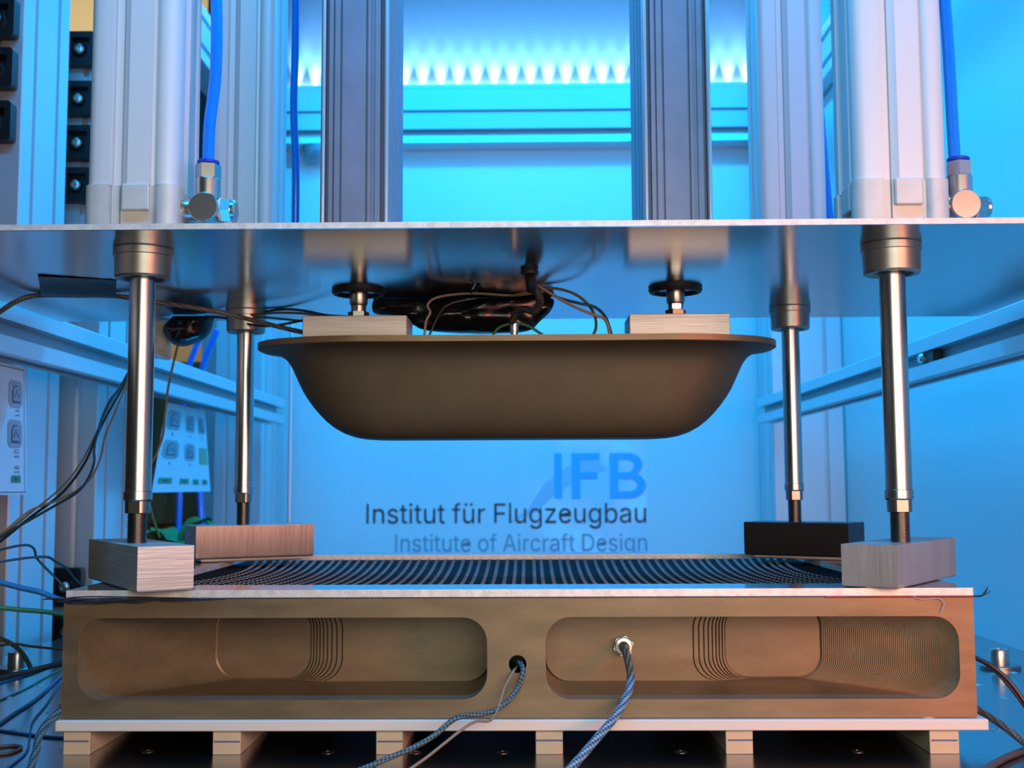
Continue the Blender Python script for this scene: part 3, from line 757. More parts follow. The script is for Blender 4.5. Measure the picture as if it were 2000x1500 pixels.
pblock('shim_plate', 'thin shim under the blackened block at the back', (0.385, 1.405), (0.413, 1.4495), (0.290, 1.465), 0.1413, 0.1449, 'milled')
for o in bpy.data.objects:
    if o.name.startswith('shim_plate'): o['category'] = 'shim'; o['group'] = 'shims under the back blocks'

# ------------------------------------------------------------------ pneumatic cylinders
H = 0.0415
def cyl_outline(s=1.0, rec=0.0055, ridge=True):
    f = [(-0.0255, 0.0), (-0.0185, 0.0), (-0.0180, -rec - 0.0015), (-0.0172, -rec - 0.0015), (-0.0168, -rec), (-0.0105, -rec), (-0.0100, -rec - 0.003), (-0.0090, -rec - 0.003)]
    if ridge: f += [(-0.0088, -rec), (-0.0030, -0.0003), (0.0172, -0.0003), (0.0178, -0.005)]
    else: f += [(-0.0088, -rec), (0.0172, -rec), (0.0178, -rec - 0.001)]
    f += [(0.0205, -0.0058), (0.0214, -0.0034), (0.0230, -0.0014), (0.0255, -0.0002), (0.0290, 0.0)]
    out = []
    for k in range(4):
        a = k * PI / 2 - PI / 2
        # local frame: u along the face, outward normal n
        n = Vector((math.cos(a), math.sin(a))); u = Vector((-n.y, n.x))
        for p, d in f:
            q = u * p * s + n * (H * s + d * s); out.append((q.x, q.y))
        c = (u * (H - 0.012) + n * (H - 0.012)) * s
        for i in range(1, 6):
            t = a + i / 6 * PI / 2; out.append((c.x + 0.012 * s * math.cos(t), c.y + 0.012 * s * math.sin(t)))
    return out
def make_cylinder(label, loc, q, zblock, z_top):
    """loc = foot on the press plate (z = top of plate); q = size of rod and collar"""
    t = thing('pneumatic_cylinder', label, 'cylinder', loc, 'pneumatic cylinders on the press plate')
    L = dict(world=False)
    obj('barrel', prism(bmesh.new(), cyl_outline(), zfn((0, 0, 0)), 0.046, z_top), 'cyl_body', t, smooth=30, **L)
    cap = obj('end_cap', prism(bmesh.new(), cyl_outline(1.045, 0.0055, ridge=False), zfn((0, 0, 0)), 0.0, 0.046), 'cyl_cap', t, smooth=30, **L)
    for k in range(4):
        b = bmesh.new(); box(b, -0.0075, 0.0175, -H - 0.0012, -H + 0.004, 0.022, 0.0465, bev=0.0012)
        bmesh.ops.transform(b, matrix=Matrix.Rotation(k * PI / 2, 4, 'Z'), verts=b.verts)
        obj('raised_pad', b, 'cyl_cap', cap, **L)
    obj('port_plug', lathe(bmesh.new(), [(0.0, 0.0440), (0.002, 0.0440), (0.0024, 0.0448), (0.004, 0.0448), (0.004, 0.042)], 14, axis='X', c=(0, -0.028, 0.030)), 'brass', cap, **L)
    zp = -0.0057                                            # underside of the plate
    col = obj('collar', lathe(bmesh.new(), [(0.0, zp), (0.0268 * q, zp), (0.0275 * q, zp - 0.001), (0.0275 * q, zp - 0.0072), (0.0262 * q, zp - 0.0078), (0.0258 * q, zp - 0.0265), (0.0245 * q, zp - 0.0285), (0.0200 * q, zp - 0.0285), (0.0185 * q, zp - 0.0255), (0.0125 * q, zp - 0.0255), (0.0125 * q, zp - 0.02)], 48), 'collar', t, smooth=25, **L)
    zb = zblock - loc[2]
    rod = obj('rod', lathe(bmesh.new(), [(0.0119 * q, zp - 0.015), (0.0119 * q, zb + 0.0475), (0.0129 * q, zb + 0.047), (0.0129 * q, zb + 0.0395), (0.0110 * q, zb + 0.038)], 40), 'chrome', t, smooth=25, **L)
    b = lathe(bmesh.new(), [(0.0112 * q, zb + 0.0385), (0.0112 * q, zb + 0.0275), (0.0085 * q, zb + 0.0265)], 40)
    for v in b.verts:
        if v.co.y < -0.0098 * q: v.co.y = -0.0098 * q
    obj('wrench_flats', b, 'steel', rod, smooth=25, **L)
    pr = []; z = zb + 0.0275
    while z > zb - 0.002:
        pr += [(0.0080 * q, z), (0.0091 * q, z - 0.0005), (0.0091 * q, z - 0.0008), (0.0080 * q, z - 0.0013)]; z -= 0.0016
    obj('thread', lathe(bmesh.new(), pr, 28), 'thread', rod, smooth=20, **L)
    return t
PZ = 0.4597
make_cylinder('satin aluminium cylinder at the front left of the press plate', (-0.349, 1.08, PZ), 1.0, 0.1805, 0.75)
make_cylinder('satin aluminium cylinder at the front right of the press plate, pinkish in the light', (0.350, 1.08, PZ), 1.0, 0.1790, 0.75)
make_cylinder('aluminium cylinder at the back left of the press plate, blue in the light', (-0.345, 1.466, PZ), 0.93, 0.1850, 0.85)
make_cylinder('aluminium cylinder at the back right of the press plate, blue in the light', (0.3417, 1.466, PZ), 0.93, 0.1855, 0.85)

# slim lifting cylinders in the middle
def lift(label, xc):
    x0, x1, y0, y1 = xc - 0.0375, xc + 0.0375, 1.275, 1.43
    t = thing('lifting_cylinder', label, 'cylinder', (xc, 1.3154, PZ), 'lifting cylinders of the punch')
    w = 0.0375
    f = [(-0.0330, 0.0), (-0.0330, 0.010), (-0.0288, 0.010), (-0.0288, 0.0), (-0.0245, 0.0), (-0.0243, 0.004), (-0.0228, 0.004), (-0.0225, 0.0), (-0.0165, 0.0), (-0.0163, 0.004), (-0.0145, 0.004), (-0.0142, 0.0), (-0.0122, 0.0),
         (0.0122, 0.0), (0.0125, 0.004), (0.0143, 0.004), (0.0146, 0.0), (0.0180, 0.0), (0.0183, 0.003), (0.0225, 0.003), (0.0228, 0.0), (0.0285, 0.0), (0.0285, 0.010), (0.0330, 0.010), (0.0330, 0.0)]
    pts = [(u, d) for u, d in f] + [(w - 0.001, 0.0), (w, 0.0025)]
    for y in (0.02, 0.028, 0.05, 0.056, 0.09, 0.096):
        pts += [(w, y), (w - 0.002, y + 0.001), (w - 0.002, y + 0.004), (w, y + 0.005)]
    pts += [(w, 0.155), (-w, 0.155)]
    for y in (0.096, 0.09, 0.056, 0.05, 0.028, 0.02):
        pts += [(-w, y + 0.005), (-w + 0.002, y + 0.004), (-w + 0.002, y + 0.001), (-w, y)]
    pts += [(-w, 0.0025), (-w + 0.001, 0.0)]
    obj('barrel', prism(bmesh.new(), pts, lambda u, v, h: Vector((xc + u, y0 + v, h)), PZ, 1.25), 'anodised_dark', t, smooth=20)
    z = 0.4538
    sr = obj('seal_ring', lathe(bmesh.new(), [(0.0240, z), (0.0300, z), (0.0306, z - 0.0025), (0.0285, z - 0.0055), (0.0250, z - 0.0055), (0.0240, z)], 40, c=(xc, 1.3154, 0)), 'rubber', t)
    obj('bearing', lathe(bmesh.new(), [(0.0245, z - 0.0001), (0.0245, z - 0.0022), (0.0190, z - 0.0022), (0.0186, z - 0.0016), (0.0172, z - 0.0016), (0.0168, z - 0.0022), (0.013, z - 0.0022), (0.012, z - 0.0005)], 40, c=(xc, 1.3154, 0)), 'plate_under', sr)
    rd = obj('rod', lathe(bmesh.new(), [(0.0103, z), (0.0103, 0.4385), (0.0092, 0.4360), (0.0085, 0.4355), (0.0085, 0.4255)], 28, c=(xc, 1.3154, 0)), 'steel', t, smooth=25)
    obj('hex_nut', prism(bmesh.new(), hexa(0.0120, 0.15), zfn((xc, 1.3154, 0)), 0.4206, 0.4285), 'thread', t)
    if xc > 0: obj('wrench_flat', bx(xc - 0.005, xc + 0.005, 1.3154 - 0.0095, 1.3154 - 0.006, 0.4293, 0.4350), 'nickel', rd)
    # bright round corner rods
    for u in (-0.0353, 0.0353):
        obj('corner_bead', lathe(bmesh.new(), [(0.0, PZ), (0.0028, PZ), (0.0028, 1.25), (0.0, 1.25)], 14, c=(xc + u, y0 + 0.0008, 0)), 'chrome_bright', t)
lift('dark slotted lifting cylinder over the left mounting block', -0.1805)
lift('dark slotted lifting cylinder over the right mounting block', 0.1790)

# ------------------------------------------------------------------ hoses and push-in fittings
def fitting(label, loc, q=1.0):
    t = thing('elbow_fitting', label, 'fitting', loc, 'push-in elbow fittings')
    L = dict(world=False)
    obj('elbow_body', lathe(bmesh.new(), [(0.0, -0.016), (0.0128, -0.016), (0.0140, -0.0145), (0.0140, 0.014), (0.0128, 0.0155), (0.0, 0.0155)], 36, axis='Y'), 'nickel', t, smooth=25, **L)
    nk = obj('neck', lathe(bmesh.new(), [(0.0118, 0.004), (0.0118, 0.0285), (0.0108, 0.0295)], 32), 'nickel', t, smooth=25, **L)
    obj('hex_collar', prism(bmesh.new(), hexa(0.0118, 0.25), zfn((0, 0, 0)), 0.0295, 0.0425), 'nickel', nk, **L)
    obj('release_ring', lathe(bmesh.new(), [(0.0062, 0.0420), (0.0080, 0.0420), (0.0102, 0.0440), (0.0102, 0.0462), (0.0090, 0.0470), (0.0062, 0.0470)], 28), 'ring', t, smooth=40, **L)
    obj('seal', lathe(bmesh.new(), [(0.0, 0.0120), (0.0115, 0.0120), (0.0115, 0.0140), (0.0, 0.0140)], 28, axis='X'), 'white_washer', t, **L)
    bo = obj('banjo_bolt', prism(bmesh.new(), hexa(0.0115, 0.2), xfn((0, 0, 0)), 0.0140, 0.0225), 'nickel', t, **L)
    obj('bolt_head', lathe(bmesh.new(), [(0.0095, 0.0220), (0.0095, 0.0255), (0.0080, 0.0270), (0.0, 0.0270)], 24, axis='X'), 'nickel', bo, smooth=25, **L)
    obj('stub', lathe(bmesh.new(), [(0.0105, -0.0280), (0.0105, -0.008)], 24, axis='X'), 'nickel', t, **L)
    return t
fl = Vector((-0.2845, 1.062, 0.4865)); fr = Vector((0.4098, 1.065, 0.4845))
fitting('nickel elbow fitting beside the front left cylinder', fl)
fitting('nickel elbow fitting beside the front right cylinder', fr)
HG = 'blue pneumatic hoses'
def hose(label, pts, r=0.0055): return cable('air_hose', label, pts, r, 'hose', 'hose', HG, n=14)
hose('blue hose plugged into the front left elbow fitting', [fl + Vector((0, 0, 0.036)), fl + Vector((0.0005, 0, 0.08)), fl + Vector((0.004, 0.002, 0.12)), fl + Vector((0.005, 0.003, 0.16)), fl + Vector((0.001, 0.01, 0.24)), fl + Vector((-0.006, 0.02, 0.36))])
hose('blue hose plugged into the front right elbow fitting', [fr + Vector((-0.003, 0, 0.036)), fr + Vector((-0.004, 0, 0.08)), fr + Vector((-0.005, 0, 0.14)), fr + Vector((-0.007, 0, 0.20)), fr + Vector((-0.010, 0, 0.28)), fr + Vector((-0.014, 0, 0.36))])
hose('thin blue hose hanging left of the left lifting cylinder', [(-0.2765, 1.43, 0.4597), (-0.2745, 1.42, 0.54), (-0.2730, 1.41, 0.62), (-0.2765, 1.41, 0.70), (-0.2755, 1.41, 0.78), (-0.276, 1.41, 0.95)], 0.0047)
hose('blue hose leaning beside the back right cylinder', [(0.4230, 1.53, 0.4597), (0.4170, 1.53, 0.52), (0.4080, 1.53, 0.63), (0.4010, 1.53, 0.76), (0.3960, 1.53, 0.92), (0.394, 1.53, 1.0)], 0.0062)
hose('blue hose crossing behind the front left elbow fitting', [(-0.725, 2.05, 0.60), (-0.66, 2.03, 0.66), (-0.56, 2.0, 0.77), (-0.50, 1.9, 0.83), (-0.44, 1.7, 0.88), (-0.395, 1.50, 0.92), (-0.388, 1.47, 0.98)], 0.008)

# ------------------------------------------------------------------ black connector blocks on the left posts
def conn(label, xc, yf, zc, w, h, loc_group):
    t = thing('connector_block', label, 'connector', (xc, yf, zc), loc_group)
    L = dict(world=False)
    fr_ = bmesh.new()
    # frame with recessed middle
    o = rrect(-w / 2, w / 2, -h / 2, h / 2, 0.006, 4); i = rrect(-w / 2 + 0.009, w / 2 - 0.009, -h / 2 + 0.011, h / 2 - 0.011, 0.002, 4); n = len(o)
    A = [fr_.verts.new((x, -0.020, z)) for x, z in o]; B = [fr_.verts.new((x, 0.0, z)) for x, z in o]
    C = [fr_.verts.new((x, -0.020, z)) for x, z in i]; D = [fr_.verts.new((x, -0.008, z)) for x, z in i]
    for k_ in range(n):
        j = (k_ + 1) % n
        fr_.faces.new((A[k_], A[j], C[j], C[k_])); fr_.faces.new((A[j], A[k_], B[k_], B[j])); fr_.faces.new((C[k_], C[j], D[j], D[k_]))
    fr_.faces.new(D); fr_.faces.new(B)
    obj('housing', fr_, 'black_matt', t, **L)
    bo = obj('bolt', lathe(bmesh.new(), [(0.0, -0.0175), (0.004, -0.0175), (0.005, -0.0205), (0.0085, -0.0195), (0.0115, -0.0155), (0.0125, -0.008)], 20, axis='Y'), 'nickel', t, smooth=50, **L)
    return t
for z, lab in ((0.9475, 'black connector block at the top of the left front post'), (0.870, 'black connector block on the left front post, middle one of three'), (0.7895, 'black connector block on the left front post, lowest of three')):
    conn(lab, -0.777, 1.688, z - 0.020, 0.062, 0.060, 'black blocks on the left front post')
for z, lab in ((0.998, 'topmost black block behind the front left cylinder'), (0.909, 'second black block from the top behind the front left cylinder'), (0.830, 'third black block from the top behind the front left cylinder'), (0.755, 'lowest black block behind the front left cylinder')):
    conn(lab, -0.772, 1.998, z, 0.058, 0.060, 'black blocks on the short post')
conn('black block low on the short post beside the front left pressure block', -0.771, 1.998, 0.065, 0.060, 0.064, 'black blocks on the short post')
conn('black block low on the short post, partly behind the mould', -0.766, 1.998, -0.010, 0.060, 0.062, 'black blocks on the short post')

# ------------------------------------------------------------------ instruction sheets below the left rail
def sheet(name, label, y0, y1, z0, z1, y0b, y1b, xb, grid):
    t = thing(name, label, 'paper sheet', (-0.66, (y0 + y1) / 2, z0), 'laminated sheets hanging from the left rail')
    def P(u, v, d=0.0):            # u 0..1 along y (near to far), v 0..1 upwards
        ya, yb_ = y0b + (y0 - y0b) * v, y1b + (y1 - y1b) * v
        bend = (1 - v) ** 1.6
        return Vector((-0.66 + xb * bend + d, ya + (yb_ - ya) * u, z0 + (z1 - z0) * v))
    bm = bmesh.new(); n = 10
    F = [[bm.verts.new(P(u, i / n, 0)) for u in (0, 1)] for i in range(n + 1)]; K = [[bm.verts.new(P(u, i / n, -0.001)) for u in (0, 1)] for i in range(n + 1)]
    for i in range(n):
        bm.faces.new((F[i][0], F[i][1], F[i + 1][1], F[i + 1][0])); bm.faces.new((K[i][1], K[i][0], K[i + 1][0], K[i + 1][1]))
        for s_ in (0, 1): bm.faces.new((F[i][s_], F[i + 1][s_], K[i + 1][s_], K[i][s_]))
    bm.faces.new((F[0][0], F[0][1], K[0][1], K[0][0])); bm.faces.new((F[n][0], F[n][1], K[n][1], K[n][0]))
    obj('page', bm, 'paper', t)
    def patch(nm, u0, u1, v0, v1, m, d=0.0008, pts=None, parent=None):
        b = bmesh.new(); pp = pts or [(u0, v0), (u1, v0), (u1, v1), (u0, v1)]
        b.faces.new([b.verts.new(P(u, v, d)) for u, v in pp]); return obj(nm, b, m, parent or t, recalc=False)
    def rr_(u0, u1, v0, v1, r=0.16):
        du, dv = (u1 - u0) * r, (v1 - v0) * r
        return [(u0 + du, v0), (u1 - du, v0), (u1, v0 + dv), (u1, v1 - dv), (u1 - du, v1), (u0 + du, v1), (u0, v1 - dv), (u0, v0 + dv)]
    for g in grid:
        kind, u0, u1, v0, v1 = g[:5]
        if kind == 's':
            s_ = patch('socket_symbol', 0, 0, 0, 0, 'ink_grey', 0.0008, rr_(u0, u1, v0, v1))
            a, b_ = u0 + (u1 - u0) * 0.2, u0 + (u1 - u0) * 0.8; c, d_ = v0 + (v1 - v0) * 0.16, v0 + (v1 - v0) * 0.82
            hexo = [(a, c), (b_, c), (b_, c + (d_ - c) * 0.62), (b_ - (b_ - a) * 0.28, d_), (a + (b_ - a) * 0.28, d_), (a, c + (d_ - c) * 0.62)]
            patch('socket_outline', 0, 0, 0, 0, 'ink_dark', 0.0012, hexo, s_)
            cu, cv = (a + b_) / 2, (c + d_) / 2
            patch('socket_face', 0, 0, 0, 0, 'ink_grey', 0.0016, [(cu + (p - cu) * 0.80, cv + (q - cv) * 0.80 + (d_ - c) * 0.03) for p, q in hexo], s_)
            for pu_, pv in ((0.28, 0.42), (0.5, 0.60), (0.72, 0.42)):
                w_, h_ = (b_ - a) * 0.05, (d_ - c) * 0.15
                patch('pin_slot', 0, 0, 0, 0, 'ink_dark', 0.0020, [(a + (b_ - a) * pu_ - w_, c + (d_ - c) * pv - h_), (a + (b_ - a) * pu_ + w_, c + (d_ - c) * pv - h_), (a + (b_ - a) * pu_ + w_, c + (d_ - c) * pv + h_), (a + (b_ - a) * pu_ - w_, c + (d_ - c) * pv + h_)], s_)
        elif kind == 'g':
            q = patch('terminal_symbol', u0, u1, v0, v1, 'ink_green')
            patch('terminal_dot', u0 + (u1 - u0) * 0.3, u0 + (u1 - u0) * 0.7, v0 + (v1 - v0) * 0.3, v0 + (v1 - v0) * 0.7, 'ink_dark', 0.0012, None, q)
        elif kind == 'y': patch('terminal_symbol', u0, u1, v0, v1, 'ink_lgreen')
        elif kind == 'l': patch('border_line', u0, u1, v0, v1, 'ink_dark')
        elif kind == 't':
            # numbers printed sideways (reading upwards)
            text('number', g[5], g[6], t, lambda w_, h_: P(u1 - (u1 - u0) * h_, v0 + (v1 - v0) * w_, 0.001))
        elif kind == 'n':
            text('number', g[5], g[6], t, lambda w_, h_: P(u0 + (u1 - u0) * w_, v0 + (v1 - v0) * h_, 0.001))
    return t
sheet('instruction_sheet', 'laminated sheet with socket symbols 10 and 11 at the left edge, hanging from the rail', 1.290, 1.549, 0.2225, 0.391, 1.300, 1.565, 0.0,
      [('s', 0.80, 0.95, 0.675, 0.885), ('t', 0.87, 0.91, 0.605, 0.665, '11', 'ink_dark'), ('s', 0.785, 0.945, 0.365, 0.580), ('t', 0.855, 0.905, 0.285, 0.350, '10', 'ink_dark'),
       ('t', 0.855, 0.905, 0.165, 0.225, '18', 'ink_dark'), ('g', 0.82, 0.925, 0.095, 0.150), ('l', 0, 0.985, 0.018, 0.024), ('l', 0, 0.97, 0.975, 0.981), ('l', 0.972, 0.976, 0.02, 0.975),
       ('s', 0.50, 0.66, 0.675, 0.885), ('s', 0.48, 0.65, 0.365, 0.580)])
sheet('instruction_sheet', 'laminated sheet with rows of socket symbols behind the front left rod', 2.165, 2.420, 0.2225, 0.3905, 2.090, 2.475, 0.0,
      [('s', 0.06, 0.36, 0.70, 0.92), ('s', 0.49, 0.70, 0.70, 0.90), ('s', 0.79, 0.96, 0.70, 0.90), ('s', 0.06, 0.36, 0.375, 0.58), ('s', 0.49, 0.70, 0.365, 0.565), ('y', 0.80, 0.97, 0.33, 0.53),
       ('n', 0.18, 0.23, 0.635, 0.665, '1', 'ink_dark'), ('n', 0.57, 0.61, 0.635, 0.665, '2', 'ink_dark'), ('n', 0.85, 0.89, 0.635, 0.665, '3', 'ink_dark'), ('n', 0.18, 0.23, 0.31, 0.34, '4', 'ink_dark'), ('n', 0.57, 0.61, 0.30, 0.33, '5', 'ink_dark'),
       ('g', 0.06, 0.28, 0.095, 0.160), ('g', 0.42, 0.58, 0.090, 0.155), ('g', 0.66, 0.77, 0.085, 0.150), ('g', 0.84, 0.94, 0.085, 0.145)])

# ------------------------------------------------------------------ room behind the left side
cbn = thing('wooden_cabinet', 'brown wooden cabinet seen through the gap left of the back post', 'cabinet', (-1.15, 3.8, -0.9))
obj('carcass', bx(-1.40, -0.955, 3.60, 4.0, -0.9, 0.62, bev=0.004), 'wood', cbn)
for z0_, z1_ in ((-0.5, 0.10), (0.12, 0.60)):
    dr = obj('door', bx(-1.38, -0.97, 3.585, 3.60, z0_, z1_, bev=0.003), 'wood', cbn)
    obj('knob', lathe(bmesh.new(), [(0.0, -0.03), (0.010, -0.028), (0.012, -0.018), (0.006, -0.01), (0.006, 0.0)], 14, axis='Y', c=(-1.02, 3.585, (z0_ + z1_) / 2)), 'brass', dr)
pt = thing('potted_plant', 'green leafy plant seen behind the back left pressure block', 'plant', (-0.80, 2.68, -0.9))
obj('stand', bx(-0.90, -0.72, 2.59, 2.77, -0.9, -0.03, bev=0.004), 'wood', pt)
obj('pot', lathe(bmesh.new(), [(0.0, -0.03), (0.045, -0.03), (0.06, 0.05), (0.063, 0.05), (0.063, 0.06), (0.054, 0.06), (0.052, 0.045), (0.0, 0.045)], 20, c=(-0.80, 2.68, 0)), 'pot', pt)
for i in range(9):
    a = i * 2.4 + 0.5; ln = 0.07 + 0.04 * random.random(); up_ = 0.02 + 0.09 * random.random()
    bm = bmesh.new(); base = Vector((-0.80, 2.68, 0.05)); d = Vector((math.cos(a), math.sin(a), 0)); s_ = Vector((-d.y, d.x, 0)); pv = None
    for j in range(8):
        t_ = j / 7; w_ = 0.034 * math.sin(PI * min(1, t_ * 0.95 + 0.03)) ** 0.8 if t_ > 0.2 else 0.002
        c = base + d * ln * t_ + Vector((0, 0, up_ * math.sin(t_ * 2.2)))
        ring = [bm.verts.new(c - s_ * w_ + Vector((0, 0, 0.006))), bm.verts.new(c), bm.verts.new(c + s_ * w_ + Vector((0, 0, 0.006)))]
        if pv:
            for q in (0, 1): bm.faces.new((pv[q], pv[q + 1], ring[q + 1], ring[q]))
        pv = ring
    obj('leaf', bm, 'leaf', pt, smooth=60)
jb = thing('junction_box', 'dark grey junction box high at the left edge of the back panel', 'box', (-0.96, 3.39, 0.95))
obj('box_body', bx(-1.06, -0.872, 3.34, 3.42, 0.95, 1.43, bev=0.006), 'box_grey', jb)
obj('lid', bx(-1.05, -0.882, 3.333, 3.34, 0.97, 1.41, bev=0.003), 'box_grey', jb)
hose('blue hose hanging behind the second instruction sheet, left one', [(-0.79, 2.86, 0.62), (-0.835, 2.88, 0.50), (-0.85, 2.9, 0.30), (-0.852, 2.9, 0.20), (-0.855, 2.9, -0.05)], 0.0075)
hose('blue hose hanging behind the second instruction sheet, right one', [(-0.755, 2.86, 0.62), (-0.80, 2.88, 0.50), (-0.812, 2.9, 0.30), (-0.80, 2.9, 0.20), (-0.785, 2.9, -0.05)], 0.0075)

# ------------------------------------------------------------------ cables
cable('sensor_cable', 'blue braided cable from the sensor in the right pocket', [(0.0999, 1.1130, 0.0807), (0.1007, 1.0947, 0.0757), (0.1014, 1.0764, 0.0692), (0.1011, 1.0581, 0.0622), (0.0976, 1.0398, 0.0537), (0.0902, 1.0215, 0.0440), (0.0801, 1.0032, 0.0347), (0.0660, 0.9849, 0.0239), (0.0525, 0.9666, 0.0136), (0.0374, 0.9483, 0.0032), (0.0210, 0.9300, -0.0040)], 0.0036, 'braid_blue')
cable('sensor_cable', 'dark blue cable out of the round hole in the mould', [(-0.0014, 1.0550, 0.0767), (0.0023, 1.0380, 0.0779), (0.0055, 1.0300, 0.0742), (0.0050, 1.0260, 0.0684), (0.0015, 1.0240, 0.0592), (-0.0059, 1.0151, 0.0504), (-0.0166, 1.0062, 0.0436), (-0.0292, 0.9973, 0.0415), (-0.0424, 0.9884, 0.0419), (-0.0516, 0.9795, 0.0404), (-0.0656, 0.9706, 0.0303), (-0.0793, 0.9617, 0.0237), (-0.0968, 0.9528, 0.0177), (-0.1159, 0.9439, 0.0114), (-0.1307, 0.9350, 0.0077)], 0.0022, 'braid_teal')
cable('thin_wire', 'thin beige wire out of the round hole in the mould', [(0.0004, 1.0500, 0.0730), (-0.0021, 1.0330, 0.0721), (-0.0047, 1.0290, 0.0683), (-0.0103, 1.0191, 0.0592), (-0.0140, 1.0092, 0.0489), (-0.0173, 0.9993, 0.0415), (-0.0225, 0.9894, 0.0376), (-0.0327, 0.9796, 0.0391), (-0.0426, 0.9697, 0.0354), (-0.0565, 0.9598, 0.0265), (-0.0700, 0.9499, 0.0175), (-0.0852, 0.9400, 0.0088)], 0.0012, 'cable_beige')
cable('thin_wire', 'dark wire arching down at left, uppermost of three', [(-0.4767, 1.4200, 0.3732), (-0.4771, 1.3867, 0.3484), (-0.4752, 1.3533, 0.3325), (-0.4715, 1.3200, 0.3108), (-0.4656, 1.2867, 0.2879), (-0.4651, 1.2533, 0.2574), (-0.4747, 1.2200, 0.2264), (-0.4931, 1.1867, 0.2019), (-0.5085, 1.1533, 0.1788), (-0.5223, 1.1200, 0.1600)], 0.0014, 'cable_dark', group='wires drooping at the left edge')
cable('thin_wire', 'teal wire arching down at left beside the first post', [(-0.4686, 1.4000, 0.3693), (-0.4696, 1.3710, 0.3441), (-0.4725, 1.3420, 0.3180), (-0.4742, 1.3130, 0.2902), (-0.4664, 1.2840, 0.2720), (-0.4553, 1.2550, 0.2585), (-0.4505, 1.2260, 0.2407), (-0.4508, 1.1970, 0.2264), (-0.4649, 1.1680, 0.2114), (-0.4826, 1.1390, 0.1952), (-0.4939, 1.1100, 0.1817)], 0.0014, 'cable_teal', group='wires drooping at the left edge')
cable('thin_wire', 'beige wire arching down at left, rightmost loop', [(-0.4605, 1.3800, 0.3649), (-0.4628, 1.3520, 0.3335), (-0.4584, 1.3240, 0.3168), (-0.4587, 1.2960, 0.2894), (-0.4530, 1.2680, 0.2648), (-0.4515, 1.2400, 0.2435), (-0.4567, 1.2120, 0.2285), (-0.4690, 1.1840, 0.2173), (-0.4812, 1.1560, 0.2086), (-0.4973, 1.1280, 0.1858), (-0.4988, 1.1000, 0.1755)], 0.0011, 'cable_beige', group='wires drooping at the left edge')
cable('thin_wire', 'beige wire running along the dark wire at left', [(-0.4733, 1.4000, 0.3607), (-0.4786, 1.3614, 0.3283), (-0.4801, 1.3229, 0.2907), (-0.4809, 1.2843, 0.2586), (-0.4862, 1.2457, 0.2317), (-0.5029, 1.2071, 0.2050), (-0.5155, 1.1686, 0.1821), (-0.5175, 1.1300, 0.1691)], 0.001, 'cable_beige', group='wires drooping at the left edge')
cable('thin_wire', 'thin blue wire looping up before it dives behind the mould', [(-0.4981, 1.1200, 0.1711), (-0.4811, 1.1257, 0.1756), (-0.4712, 1.1314, 0.1762), (-0.4676, 1.1371, 0.1720), (-0.4672, 1.1429, 0.1633), (-0.4602, 1.1486, 0.1530), (-0.4522, 1.1543, 0.1427), (-0.4440, 1.1600, 0.1312)], 0.0012, 'cable_blue')
cable('thin_wire', 'thin blue wire with a flat hump above the low black block', [(-0.4887, 1.1000, 0.1617), (-0.4634, 1.1083, 0.1654), (-0.4465, 1.1167, 0.1658), (-0.4409, 1.1250, 0.1604), (-0.4341, 1.1333, 0.1540), (-0.4291, 1.1417, 0.1436), (-0.4225, 1.1500, 0.1340)], 0.0012, 'cable_blue')
cable('sensor_cable', 'light blue cable entering below the fabric edge at left', [(-0.4699, 1.0600, 0.1478), (-0.4465, 1.0600, 0.1418), (-0.4279, 1.0600, 0.1376), (-0.4129, 1.0600, 0.1317), (-0.4068, 1.0600, 0.1303)], 0.0026, 'cable_lblue')
cable('sensor_cable', 'green cable running behind the left end of the mould', [(-0.4782, 1.0800, 0.1225), (-0.4574, 1.0867, 0.1195), (-0.4363, 1.0933, 0.1168), (-0.4150, 1.1000, 0.1123)], 0.0022, 'cable_green')
cable('sensor_cable', 'brown braided cable bending down to the table at left', [(-0.5767, 1.3000, 0.0687), (-0.5660, 1.3150, 0.0595), (-0.5595, 1.3300, 0.0473), (-0.5574, 1.3450, 0.0326), (-0.5592, 1.3600, 0.0200)], 0.0027, 'braid_grey')
cable('thin_wire', 'thin brown wire running level behind the mould at left', [(-0.5673, 1.2800, 0.0608), (-0.5480, 1.2867, 0.0621), (-0.5339, 1.2933, 0.0589), (-0.4941, 1.3000, 0.0535)], 0.0014, 'cable_brown')
cable('sensor_cable', 'thick dark cable rising to the left end of the mould', [(-0.4940, 1.1200, 0.0507), (-0.4678, 1.1267, 0.0567), (-0.4511, 1.1333, 0.0604), (-0.4292, 1.1400, 0.0647)], 0.0028, 'cable_dark')
cable('sensor_cable', 'flat light blue cable under the thick dark one at left', [(-0.5028, 1.1400, 0.0436), (-0.4791, 1.1533, 0.0496), (-0.4647, 1.1667, 0.0549), (-0.4447, 1.1800, 0.0619)], 0.0026, 'cable_lblue')
cable('thin_wire', 'green wire lying on the table at left', [(-0.5653, 1.2801, 0.0010), (-0.5692, 1.3666, 0.0010), (-0.5799, 1.4503, 0.0010), (-0.5870, 1.5406, 0.0010)], 0.001, 'cable_green')
cable('thin_wire', 'blue wire lying on the table at left, upper one', [(-0.5048, 1.1474, 0.0016), (-0.5164, 1.2192, 0.0016), (-0.5294, 1.3070, 0.0016), (-0.5721, 1.4942, 0.0016)], 0.0016, 'cable_blue')
cable('thin_wire', 'thin blue wire curling down the table at left', [(-0.5786, 1.5190, 0.0010), (-0.5092, 1.2855, 0.0010), (-0.4813, 1.1799, 0.0010), (-0.4523, 1.1037, 0.0010), (-0.4291, 1.0407, 0.0010), (-0.4199, 0.9848, 0.0010)], 0.001, 'cable_blue')
